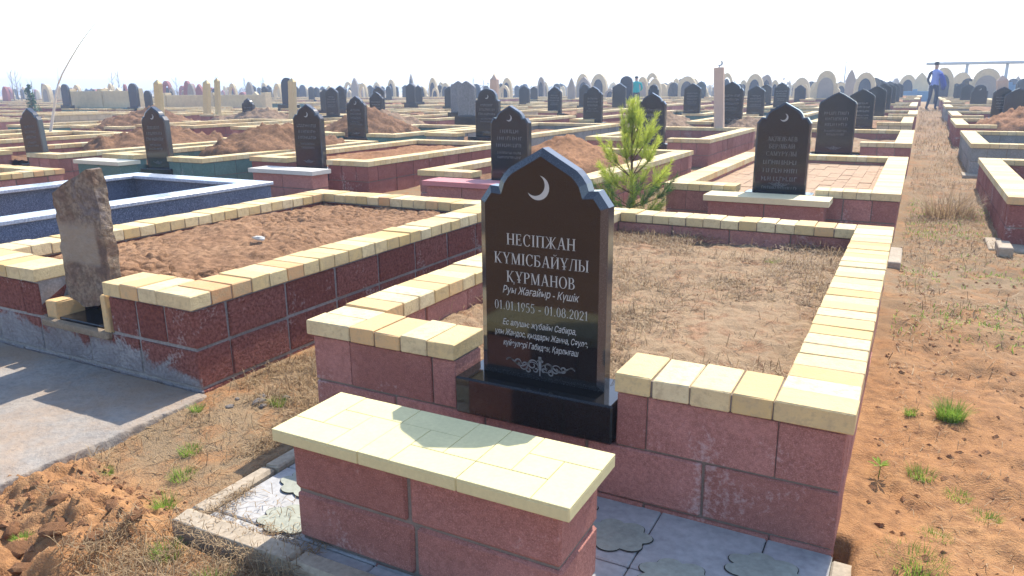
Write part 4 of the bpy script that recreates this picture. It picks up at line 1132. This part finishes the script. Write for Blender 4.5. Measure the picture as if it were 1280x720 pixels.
straw('green_grass', 1500, (0.0,.72,4.0,9.0), .02, .05, zgrid, .3, .0022, lambda x,y: patch(x+9,y)**2*.8, 'grass')
straw('dry_grass', 2500, (-5.2,-1.9,5.1,6.3), .03, .1, zgrid, .5, .002, patch)

# loose clods and pebbles one can tell apart
random.seed(50)
LUMPS = [stone_lump(.5, s, .65) for s in range(5)]
for me in LUMPS: me.materials.append(M['soil_orange'])
PEB = [stone_lump(.5, s+9, .6) for s in range(3)]
for me in PEB: me.materials.append(M['pebble'])
CL = [(-2.04,1.05,.060,0),(-1.98,1.20,.05,1),(-2.10,.98,.07,2),(-1.91,1.09,.045,3),(-2.2,1.16,.045,4),(-1.99,.93,.05,0),(-2.25,1.05,.05,1),(-1.87,1.2,.04,2),(-2.12,1.12,.05,3)]
for x, y, s, k in CL:
    o = link_mesh('earth_clod', LUMPS[k], None, (x, y, gz(x,y)+s*.12)); o.scale = (s*1.3, s, s*.9); o.rotation_euler = (random.uniform(-.3,.3),random.uniform(-.3,.3),random.uniform(0,6))
    tag(o, 'orange clod of dug earth lying in the cloddy patch beside the apron', 'earth clod', 'loose orange clods')
for x, y, s in ((-2.24,2.02,.05),(-2.20,2.0,.03),(-2.27,2.07,.035),(-2.31,1.93,.03),(-2.18,2.11,.03),(-2.34,2.0,.02)):
    o = link_mesh('pebble', PEB[int(x*100)%3], None, (x, y, gz(x,y)+s*.1)); o.scale = (s*1.2, s, s); o.rotation_euler = (0,0,random.uniform(0,6))
    tag(o, 'grey pebble in the small scatter beside the wall of the dark red grave', 'pebble', 'grey pebbles by the wall')
# crumbs in the main bed / path, too many to count
b = MB(); random.seed(52)
for _ in range(1100):
    x = random.uniform(-.02,1.0); y = random.uniform(1.8,7) if random.random() < .7 else random.uniform(1.0,1.4)
    if y < 1.45: x = random.uniform(-2.4,-1.85)
    s = random.choice((.004,.005,.007,.010,.014)); z = zgrid(x,y)
    V = [(x+s*random.uniform(-1,1)*.4+s*q[0], y+s*random.uniform(-1,1)*.4+s*q[1], z+s*.7*max(0,q[2])) for q in ((-1,0,0),(0,-1,0),(1,0,0),(0,1,0),(0,0,1))]
    b.add(V, [(0,1,4),(1,2,4),(2,3,4),(3,0,4)])
kind(b.build('soil_crumbs', M['soil_orange']), 'stuff')
# crumbly litter in the clay bed
PALE = stone_lump(.5, 12, .6); PALE.materials.append(M['pale_slab'])
o = link_mesh('pale_stone', PALE, None, (-3.2,3.0,.40)); o.scale = (.10,.05,.04); tag(o, 'small pale stone lying on the cracked clay of the dark red grave', 'stone')

# ------------------------------------------------------------------ pine
def pine():
    x, y = -2.06, 6.02
    t = thing('pine_sapling', 'bright yellow-green young pine growing behind the crescent headstone', 'tree', (x, y, rise(y)))
    top = 1.09
    tw, lo, up = MB(), MB(), MB()
    tw.tube([(0,0,-.1),(.01,0,.3),(-.01,.01,.7),(0,0,top-.1)], [.018,.015,.011,.006], 7)
    def shoot(mb, p, d, L, dens, nl, col, wdt=.0017):
        d = Vector(d).normalized(); p = Vector(p)
        side = d.cross(Vector((.2,.9,.35))).normalized(); s2 = d.cross(side)
        for i in range(int(dens*L)):
            s = random.random(); q = p + d*(L*s)
            a = random.uniform(0,2*math.pi); rad = side*math.cos(a)+s2*math.sin(a)
            nd = (d*random.uniform(.5,1.2)+rad*random.uniform(.4,.85)).normalized(); l = nl*random.uniform(.7,1.15)*(1-.25*s)
            wv = nd.cross(Vector((random.random()-.5,random.random()-.5,random.random()-.5))).normalized()*wdt
            e = q+nd*l
            mb.add([tuple(q-wv),tuple(q+wv),tuple(e+wv*.3),tuple(e-wv*.3)], [(0,1,2,3)], 0, min(1,max(0,col+random.uniform(-.3,.3))))
    random.seed(60)
    shoot(up, (0,0,.60), (.0,0,1), .47, 750, .08, .8)
    for wz, n, L, el in ((.10,8,.42,.15),(.20,8,.46,.30),(.32,8,.44,.40),(.45,7,.40,.65),(.58,7,.38,1.05),(.72,6,.33,1.25)):
        for k in range(n):
            az = 2*math.pi*(k+random.uniform(-.3,.3))/n + wz*9; l = L*random.uniform(.7,1.15); e = el*random.uniform(.7,1.2)
            p0 = Vector((0,0,wz)); d = Vector((math.cos(az)*math.cos(e), math.sin(az)*math.cos(e), math.sin(e)))
            p1 = p0+d*l*.55; d2 = (d+Vector((0,0,.75))).normalized(); p2 = p1+d2*l*.5
            tw.tube([tuple(p0),tuple(p1),tuple(p2)], [.006,.004,.002], 5)
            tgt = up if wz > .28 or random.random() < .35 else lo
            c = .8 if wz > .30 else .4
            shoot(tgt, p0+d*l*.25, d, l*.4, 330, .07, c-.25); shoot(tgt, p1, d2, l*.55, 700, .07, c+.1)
            for q in range(3):
                d3 = (d2+Vector((random.uniform(-.8,.8),random.uniform(-.8,.8),.1))).normalized(); shoot(tgt, p1, d3, l*.36, 480, .06, c-.1)
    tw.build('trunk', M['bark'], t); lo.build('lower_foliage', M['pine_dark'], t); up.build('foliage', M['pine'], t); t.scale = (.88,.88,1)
pine()

# bare sapling with whitewashed stem, one branch blown over
def sapling():
    P = at_y(62, 186, 9.3); t = thing('bare_sapling', 'thin whitewashed sapling with one long branch leaning over', 'tree', (P.x, 9.3, P.z-.3))
    q = [at_y(*p, 9.3) for p in ((61,190),(63,165),(67,140),(70,118),(73,104))]
    q2 = [at_y(*p, 9.3) for p in ((72,107),(78,92),(88,74),(99,56),(109,42),(120,28))]
    o = Vector(t.location); b = MB(); pts = [tuple(v-o) for v in q]; pts[0] = (pts[0][0], 0, -.3)
    b.tube(pts, [.03,.027,.024,.020,.016], 7); b.build('trunk', M['whitebark'], t)
    b = MB(); b.tube([tuple(v-o) for v in q2], [.014,.013,.011,.009,.007,.004], 6); b.tube([tuple(v-o) for v in (at_y(73,106,9.3),at_y(72,85,9.3),at_y(73,62,9.3))], [.005,.004,.002], 5)
    b.build('branch', M['whitebark'], t)
sapling()

# ------------------------------------------------------------------ posts
def post(pxa, ya, pxb, yb, y, wd, mat, label, cres=False, rz=.0, pointed=True):
    A, B = at_y(pxa, ya, y), at_y(pxb, yb, y); z0 = rise(y)-.1
    d = (A-B); h = A.z-z0; lean = math.atan2(A.x-B.x, A.z-B.z)
    t = thing('grave_post', label, 'post', (B.x-math.tan(lean)*(B.z-z0), y, z0), 'upright grave posts'); t.rotation_euler = (0, lean, rz)
    b = MB(); hw = wd/2
    b.cbox(-hw,hw,-hw*.7,hw*.7,0,h-(hw if pointed else 0),.008)
    if pointed: b.add([(-hw+.004,-hw*.7+.004,h-hw-.001),(hw-.004,-hw*.7+.004,h-hw-.001),(hw-.004,hw*.7-.004,h-hw-.001),(-hw+.004,hw*.7-.004,h-hw-.001),(0,0,h)],[(0,1,4),(1,2,4),(2,3,4),(3,0,4)])
    b.build('shaft', M[mat], t)
    if cres:
        c = MB(); c.prism([(math.cos(R(a))*.09,math.sin(R(a))*.09) for a in range(-120,121,20)]+[(-.035+math.cos(R(a))*.062,math.sin(R(a))*.062) for a in range(110,-111,-20)],-.012,.012,0)
        o = c.build('crescent_finial', M['steel'], t); o.location = (.02,0,h+.07); o.scale = (.55,.8,.6); o.rotation_euler = (0,R(25),0)
        c2 = MB(); c2.tube([(0,0,h-.02),(0,0,h+.03)],.014,6); c2.build('finial_stem', M['steel'], t)
post(196.5,99,202,160,10.4,.15,'wood','pale yellow post leaning behind the black stone on the green-grey painted grave')
post(258,99,259,142,16.4,.20,'wood','first of a pair of yellow posts standing behind the tall brown heap')
post(271,97,273,145,15.9,.15,'wood','second, slimmer one of the pair of yellow posts behind the tall brown heap')
post(365,97,366,138,15.6,.19,'wood','yellow post touching the narrow blue-black slab')
post(899,84,899,157,14.3,.17,'pinkpost','tall pinkish post topped with a metal crescent', True, pointed=False)
post(1253,93,1253,146,20.6,.22,'pinkpost','pinkish post across the path beside the big black stone', pointed=True)
post(618,94,618,140,14.0,.16,'pinkpost','pinkish post behind the tall round-topped headstone', pointed=True)

# ------------------------------------------------------------------ far monuments
def arch_poly(w_, h, kindp='round', n=10):
    if kindp == 'round': top = [(w_/2*math.cos(math.pi*i/n), h-w_/2+w_/2*math.sin(math.pi*i/n)) for i in range(n+1)]
    elif kindp == 'ogee': top = [(w_/2,h*.62),(w_/2*.9,h*.72),(w_/2*.55,h*.86),(0,h),(-w_/2*.55,h*.86),(-w_/2*.9,h*.72),(-w_/2,h*.62)]
    elif kindp == 'step': top = [(w_/2,h*.5),(w_*.42,h*.56),(w_*.42,h*.68)]+[(w_*.34*math.cos(math.pi*i/n), h*.68+h*.32*math.sin(math.pi*i/n)) for i in range(n+1)]+[(-w_*.42,h*.68),(-w_*.42,h*.56),(-w_/2,h*.5)]
    else: top = [(w_/2,h),(-w_/2,h)]
    return [(-w_/2,0),(w_/2,0)]+top
FR, PN = {}, {}
for ks in ('round','ogee','step'):
    for mk in ('monument_cream','monument_red','monument_grey'):
        b = MB(); b.prism(arch_poly(1,1,ks),0,.28,.02,.02); FR[ks,mk] = b.mesh('arch_wall', M[mk])
for nm, mt in (('blue','panel_blue'),('cream','monument_grey'),('red','monument_red')):
    b = MB(); b.prism(arch_poly(.56,.82,'round'),-.03,.06,0); PN[nm] = b.mesh('panel', M[mt])
b = MB(); n = 16
for i in range(n):
    a0, a1 = math.pi*i/n, math.pi*(i+1)/n
    for (r0,r1) in ((.36,.5),):
        P = [(r0*math.cos(a0),.5+r0*math.sin(a0)),(r1*math.cos(a0),.5+r1*math.sin(a0)),(r1*math.cos(a1),.5+r1*math.sin(a1)),(r0*math.cos(a1),.5+r0*math.sin(a1))]
        b.prism(P,0,.25,0)
for sg in (-1,1): b.box(*(sorted((sg*.36,sg*.5))),0,.25,0,.5)
b.box(-.36,.36,0,.25,.0,.18)
HOOP = {mk: b.mesh('arch_wall', M[mk]) for mk in ('monument_cream','monument_red','monument_grey')}
MG = 'distant arched grave monuments'
def monument(x, y, wd, h, ks, mk, pn, label, z=None):
    t = thing('arched_monument', label, 'monument', (x, y, rise(y)-.15 if z is None else z), MG); t.scale = (wd, min(wd,1.4), h+.15)
    link_mesh('arch_wall', HOOP[mk] if ks == 'hoop' else FR[ks,mk], t)
    if pn: link_mesh('panel', PN[pn], t)
    return t
def mon_px(px, ytop, wpx, y, ks, mk, pn, label):
    P = at_y(px, ytop, y); d = (P-Vector((0,0,CAM_H))).dot(cw)
    return monument(P.x, y, wpx*d/FPX*.88, P.z-rise(y), ks, mk, pn, label)
EXPL = [(748,92,25,44,'round','monument_cream','blue','rounded cream arch round a blue slab, behind the large black stone'),
 (859,95,28,44,'round','monument_cream','blue','rounded cream arch round a blue slab, behind the stone above the grey heap'),
 (944,92,25,43,'round','monument_cream','blue','rounded cream arch round a blue slab, beyond the crescent-topped post'),
 (959,93,16,45,'round','monument_grey','blue','narrow grey arch touching the cream one beyond the crescent-topped post'),
 (1083,90,29,42,'round','monument_cream','blue','rounded pale arch with a blue slab over the path row of black stones'),
 (1136,93,24,50,'round','monument_cream','blue','pale arch with a blue slab closing the far end of the path row'),
 (1153,90,20,48,'ogee','monument_cream',None,'plain cream arch next to the person on the path'),
 (1181,84,30,43,'round','monument_cream','blue','tall cream arch with a blue slab just behind the person on the path'),
 (1204,90,28,46,'round','monument_cream',None,'plain cream arch to the far side of the person on the path'),
 (1236,85,50,40,'step','monument_cream','cream','large stepped cream arch beside the pinkish post across the path'),
 (1034,88,38,38,'step','monument_cream','cream','big cream stepped arch over the black gabled headstones'),
 (1065,86,14,44,'ogee','monument_grey',None,'slim grey pointed monument beside the big cream stepped arch'),
 (815,91,20,46,'hoop','monument_cream',None,'open cream hoop behind the person in teal'),
 (728,92,20,45,'hoop','monument_cream',None,'open cream hoop beside the rounded arch with a blue slab'),
 (909,91,18,44,'hoop','monument_cream','blue','open cream hoop showing a dark slab behind the crescent-topped post'),
 (714,97,11,36,'ogee','monument_grey',None,'slim grey stone between cream copings far off'),
 (676,96,12,42,'round','panel','blue','tall narrow blue slab far off among pale monuments'),
 (540,97,14,44,'round','monument_cream','blue','cream arch with a blue slab above the slope of cream copings'),
 (488,99,13,46,'round','monument_cream','blue','small cream arch with a blue slab beyond the slimmer black headstone'),
 (633,97,16,44,'round','monument_cream','blue','cream arch with a blue slab just over the small crescent stone'),
 (617,92,14,40,'ogee','monument_cream',None,'pinkish cream pointed monument behind the round-topped headstone'),
 (442,97,12,44,'ogee','monument_grey',None,'grey pointed monument above the black stone by the dark red grave'),
 (206,101,19,34,'hoop','monument_red',None,'dark red hoop monument beside the leaning yellow post'),
 (232,101,15,33,'round','monument_red',None,'tall rounded dark red monument beyond the pair of heaps'),
 (247,105,16,33,'ogee','monument_red',None,'pointed dark red monument close to the pair of yellow posts'),
 (289,104,15,34,'hoop','monument_cream',None,'cream hoop beyond the single black headstone'),
 (310,102,13,34,'round','monument_grey',None,'grey rounded monument above the single black headstone'),
 (136,104,11,33,'hoop','monument_cream',None,'small cream hoop standing over the far cream wall'),
 (4,108,14,30,'round','monument_red',None,'dark red rounded monument at the picture edge beyond the heaps'),
 (52,104,10,31,'round','monument_grey',None,'grey slab-like monument beside the dark evergreen shrub'),
 (345,104,14,36,'hoop','monument_cream',None,'cream hoop before the narrow blue-black slab'),
 (513,92,7,52,'ogee','monument_grey','blue','tiny tall blue-grey pillar on the skyline'),
 ]
for e in EXPL:
    mk = e[5] if e[5] != 'panel' else 'monument_grey'
    mon_px(*e[:5], mk, e[6], e[7])
random.seed(71)
for i in range(190):
    px = random.uniform(-10, 1290); y0 = random.choice((42,46,50,55,60,66,73,80)) + random.uniform(-1.5,1.5)
    if px < 330: y0 *= .72
    d = ray(px, 110); x = d.x*y0/d.y
    if abs(x-.33) < 1.2: continue
    red = random.random() < (.34 if px < 320 else .05)
    mk = 'monument_red' if red else random.choice(('monument_cream','monument_cream','monument_cream','monument_grey'))
    ks = random.choice(('round','ogee','hoop','step','round'))
    pn = random.choice((None,'blue','blue','cream')) if ks != 'hoop' else None
    monument(x, y0, random.uniform(.42,.92), random.uniform(.8,1.5), ks, mk, pn, 'small hazy arched monument in the crowd along the skyline')
b0 = None
for i in range(150):
    px = random.uniform(-10, 1290); y0 = random.uniform(41, 64)
    d = ray(px, 110); x = d.x*y0/d.y
    if abs(x-.33) < 1.0: continue
    st = random.choice(('gable','ogee','plain','blue','gable'))
    t = thing('headstone', 'small hazy headstone lost in the crowd along the skyline', 'headstone', (x, y0, rise(y0)+.25), 'hazy far headstones'); sc_ = random.uniform(1.0,1.4); t.scale = (sc_,sc_,sc_)
    link_mesh('slab', SLABS[st], t); link_mesh('pedestal', PED2, t)

# far cream wall with a dark foot, at the edge of the cemetery
def wall_px(name, label, cat, pxa, pxb, ytop, ybot, y, mat, foot=None, th=.25, copingm=None):
    A, B = at_y(pxa, ytop, y), at_y(pxb, ytop, y); z1 = (A.z+B.z)/2; zb = rise(y)-.3
    t = thing(name, label, cat, ((A.x+B.x)/2, y, zb)); hw = (B.x-A.x)/2; h = z1-zb
    b = MB(); n = max(2, int(hw*2/2.4)); 
    for i in range(n): b.cbox(-hw+2*hw*i/n+.01,-hw+2*hw*(i+1)/n-.01,0,th,0,h-.06,.01)
    for i in range(n+1): b.cbox(-hw+2*hw*i/n-.12,-hw+2*hw*i/n+.12,-.06,th+.06,0,h+.04,.01)
    b.build('wall', M[mat], t)
    if foot:
        b = MB(); b.cbox(-hw-.05,hw+.05,-.14,-.065,0,.3+.33*(h-.3),.01); b.build('plinth', M[foot], t)
wall_px('brick_wall', 'long cream brick wall with dark foot, far behind the brown heaps', 'wall', 84, 168, 112, 134, 21.5, 'monument_cream', 'teal')
wall_px('brick_wall', 'long low pinkish wall behind the pair of yellow posts', 'wall', 205, 330, 117, 130, 24.5, 'monument_cream', 'monument_red')
wall_px('blue_fence', 'low blue panel fence closing the path behind the walking person', 'fence', 1116, 1172, 112.5, 124, 47, 'bluepanel')
wall_px('blue_fence', 'low blue panel fence at the picture edge beyond the pinkish post', 'fence', 1262, 1300, 104, 124, 44, 'bluepanel')

# long canopy roof on posts, far behind
A, B = at_y(1158,78,60), at_y(1330,76,60)
t = thing('canopy', 'long thin flat canopy roof on slim posts above the far monuments', 'canopy', ((A.x+B.x)/2, 60, rise(60)))
hw = (B.x-A.x)/2; h = (A.z+B.z)/2-rise(60)
b = MB(); b.cbox(-hw,hw,-.5,2.5,h-.12,h+.02,.02); b.build('roof', M['steel'], t)
for px in (1208,1258,1312):
    q = at_y(px,90,60); b = MB(); b.cbox(q.x-t.location.x-.09,q.x-t.location.x+.09,-.09,.09,-.2,h-.122,.01); b.build('post', M['steel'], t)
# thin pole
q = at_y(1058,76,52); b = MB(); b.tube([(0,0,-.3),(0,0,q.z-rise(52))],[.05,.03],6); o = b.build('pole', M['steel']); o.location = (q.x,52,rise(52)); tag(o, 'thin tall pole standing beside the big cream stepped arch', 'pole')

# ------------------------------------------------------------------ trees of the far edge
def leafy(b, c, r, n, s):
    for _ in range(n):
        v = Vector((random.gauss(0,1),random.gauss(0,1),random.gauss(0,1))).normalized()*r*random.random()**.4
        p = Vector(c)+Vector((v.x,v.y,v.z)); a = Vector((random.uniform(-1,1),random.uniform(-1,1),random.uniform(-1,1))).normalized()*s; e = a.cross(Vector((random.random(),random.random(),random.random()))).normalized()*s*.6
        b.add([tuple(p-a),tuple(p+e),tuple(p+a),tuple(p-e)],[(0,1,2,3)],0,random.random())
random.seed(80)
P = at_y(40,132,19.5); t = thing('evergreen_shrub', 'dark evergreen shrub standing beyond the leaning headstone', 'shrub', (P.x,19.5,rise(19.5)-.1))
b = MB(); b.tube([(0,0,0),(0,0,1.2)],[.04,.015],6); b.build('trunk', M['bark'], t)
b = MB()
for i in range(16):
    z = .15+.085*i; leafy(b,(random.uniform(-.08,.08),random.uniform(-.08,.08),z),.34*(1-i/19),55,.045)
b.build('foliage', M['evergreen'], t)
def bare_tree(px, ytop, y, label, wide=.5, dens=7):
    P = at_y(px, ytop, y); z0 = rise(y)-.1; h = P.z-z0
    t = thing('bare_tree', label, 'tree', (P.x, y, z0), 'bare young trees on the skyline')
    b = MB(); b.tube([(0,0,0),(random.uniform(-.05,.05)*h,0,h*.5),(random.uniform(-.06,.06)*h,0,h)],[.045,.03,.01],5); b.build('trunk', M['haze_tree'], t)
    b = MB()
    for i in range(dens):
        z = h*(.35+.55*i/dens); a = random.uniform(0,6.28); l = h*wide*.4*random.uniform(.6,1.2)
        b.tube([(0,0,z),(math.cos(a)*l*.5,math.sin(a)*l*.5,z+l*.6),(math.cos(a)*l*.8,math.sin(a)*l*.8,z+l*1.3)],[.018,.012,.005],4)
    b.build('crown', M['haze_tree'], t)
for px, yt, y, lab in ((11,84,34,'bare thin sapling at the picture edge, first of a close pair'),(17,86,34.8,'bare thin sapling at the picture edge, second of a close pair'),(138,90,38,'bare sapling first above the cream wall'),(146,88,39,'bare sapling second above the cream wall'),
                      (24,103,33,'small bushy bare tree between the heaps and the evergreen shrub'),(38,100,33,'taller bare tree right above the evergreen shrub'.replace('right ','straight ')),(219,96,44,'bare sapling over the dark red monuments'),(269,93,46,'bare sapling over the yellow posts'),(305,97,46,'bare sapling by the grey rounded monument'),
                      (328,96,50,'bare sapling near the blue pointed stone'),(591,90,60,'bare sapling over the grey granite cluster'),(604,96,60,'short bare sapling by the pinkish post'),(988,97,62,'bare sapling beyond the path row of stones'),(470,98,58,'bare sapling over the slimmer black headstone')):
    bare_tree(px, yt, y, lab)
# far-off scrub line that reads as one mass
b = MB(); random.seed(83)
for i in range(520):
    px = random.uniform(-60,1340); y = random.uniform(95,190); d = ray(px,110); x = d.x*y/d.y
    s = random.uniform(.5,1.0); leafy(b,(x,y,rise(y)+s*.7),s*1.1,40,.22)
kind(b.build('far_scrub', M['haze_tree']), 'stuff')

# ------------------------------------------------------------------ people
def body(name, joints, edges, mats, assign, loc, rz, label):
    me = bpy.data.meshes.new(name); me.from_pydata([j[0] for j in joints], edges, [])
    o = bpy.data.objects.new(name, me); COL.objects.link(o)
    sk = o.modifiers.new('skin','SKIN'); sk.use_smooth_shade = True
    for v, j in zip(me.skin_vertices[0].data, joints): v.radius = (j[1], j[2] if len(j) > 2 else j[1])
    me.skin_vertices[0].data[0].use_root = True
    sb = o.modifiers.new('sub','SUBSURF'); sb.levels = 2; sb.render_levels = 2
    m2 = bpy.data.meshes.new_from_object(o.evaluated_get(bpy.context.evaluated_depsgraph_get()))
    o.modifiers.clear(); o.data = m2; m2.name = name
    for mt in mats: m2.materials.append(mt)
    for p in m2.polygons: p.material_index = assign(p.center); p.use_smooth = True
    o.location = loc; o.rotation_euler = (0,0,rz); tag(o, label, 'person'); return o
def head_lump(r, mat, name, parent, loc, sc=(1,1,1)):
    import bmesh
    bm = bmesh.new(); bmesh.ops.create_icosphere(bm, subdivisions=3, radius=r); me = bpy.data.meshes.new(name)
    for v in bm.verts:
        v.co.x *= sc[0]; v.co.y *= sc[1]; v.co.z *= sc[2]; v.co += v.co.normalized()*noise.noise(v.co*22)*.006
    bm.to_mesh(me); bm.free(); me.materials.append(mat)
    for p in me.polygons: p.use_smooth = True
    return link_mesh(name, me, parent, loc)
# walking person seen three-quarter from behind, legs apart, one arm bent, blue coat over the other
J = [((0,0,.93),.135,.10),((0,.01,1.12),.125,.095),((0,.02,1.32),.16,.105),((0,.02,1.45),.10,.085),((0,.03,1.53),.052),((0,.035,1.62),.075,.085),((0,.04,1.72),.075,.085),
     ((.10,0,.90),.095),((.11,.10,.50),.064),((.11,.06,.09),.042),((.12,.20,.045),.035),
     ((-.10,0,.90),.095),((-.11,.02,.50),.064),((-.13,-.14,.10),.042),((-.13,-.02,.045),.035),
     ((.20,.02,1.40),.065),((.28,.0,1.15),.05),((.24,.16,.98),.036),((.23,.22,.93),.032),
     ((-.20,.02,1.40),.065),((-.27,.03,1.14),.05),((-.22,.14,.96),.036),((-.21,.19,.90),.032)]
E_ = [(0,1),(1,2),(2,3),(3,4),(4,5),(5,6),(0,7),(7,8),(8,9),(9,10),(0,11),(11,12),(12,13),(13,14),(3,15),(15,16),(16,17),(17,18),(3,19),(19,20),(20,21),(21,22)]
def asg(c):
    if c.z > 1.53: return 0
    if abs(c.x) > .17 and c.z < 1.0 and c.y > .11: return 3
    if c.z < .95: return 1
    if c.x < -.10: return 1
    return 2
PX, PY = .40, 34.5
q = at_z(1163,142,rise(34.5)); 
pl = at_y(1163,142,34.5)
person = body('person', J, E_, [M['skin'],M['navy'],M['lightblue'],M['whitecloth']], asg, (pl.x, 34.5, rise(34.5)-.03), R(-25), 'person in dark trousers and pale blue top walking on the path, turned aside')
person.scale = (1.02,)*3
head_lump(.092, M['hair'], 'hair', person, (0,.015,1.745), (.95,1.05,.8))
b = MB(); b.tube([(.24,-.10,1.36),(.30,-.04,1.16),(.33,.05,.95),(.29,.1,.78)],[.07,.10,.10,.05],10); b.build('coat', M['royal'], person)
J2 = [((0,0,.93),.14,.11),((0,.01,1.12),.14,.105),((0,.02,1.34),.17,.11),((0,.02,1.45),.10,.085),((0,.02,1.53),.055),((0,.03,1.62),.077,.085),((0,.03,1.72),.075,.085),
     ((.10,0,.90),.095),((.11,.03,.50),.064),((.11,0,.09),.042),((.12,.16,.045),.035),((-.10,0,.90),.095),((-.11,.03,.50),.064),((-.11,0,.09),.042),((-.12,.16,.045),.035),
     ((.21,.02,1.40),.065),((.27,.0,1.14),.05),((.22,.16,1.0),.036),((.18,.22,.97),.032),((-.21,.02,1.40),.065),((-.27,.0,1.14),.05),((-.22,.16,1.0),.036),((-.18,.22,.97),.032)]
pl = at_y(795,120,35.5)
p2 = body('person', J2, E_, [M['skin'],M['navy'],M['tealcloth'],M['skin']], lambda c: (0 if c.z > 1.53 else (1 if c.z < .9 else (3 if c.z < 1.0 and abs(c.x) > .15 and c.y > .15 else 2))), (pl.x, 35.5, rise(35.5)-.02), R(20), 'person in a bright teal top standing among the stones behind the pine')
head_lump(.092, M['hair'], 'hair', p2, (0,.01,1.74), (1,1.05,.9)); p2.scale = (1.0,1.0,.81)

# ------------------------------------------------------------------ air
HAZE = 0.0032
b = MB(); b.box(-430,430,-430,430,-1.6,7.5)
hm = bpy.data.materials.new('haze_air'); hm.use_nodes = True; t_ = hm.node_tree
for n_ in list(t_.nodes):
    if n_.type == 'BSDF_PRINCIPLED': t_.nodes.remove(n_)
pv = t_.nodes.new('ShaderNodeVolumePrincipled'); pv.inputs['Color'].default_value = (.55,.72,1.0,1); pv.inputs['Density'].default_value = HAZE; pv.inputs['Anisotropy'].default_value = .3
t_.links.new(pv.outputs[0], t_.nodes['Material Output'].inputs['Volume'])
kind(b.build('haze', hm), 'stuff')
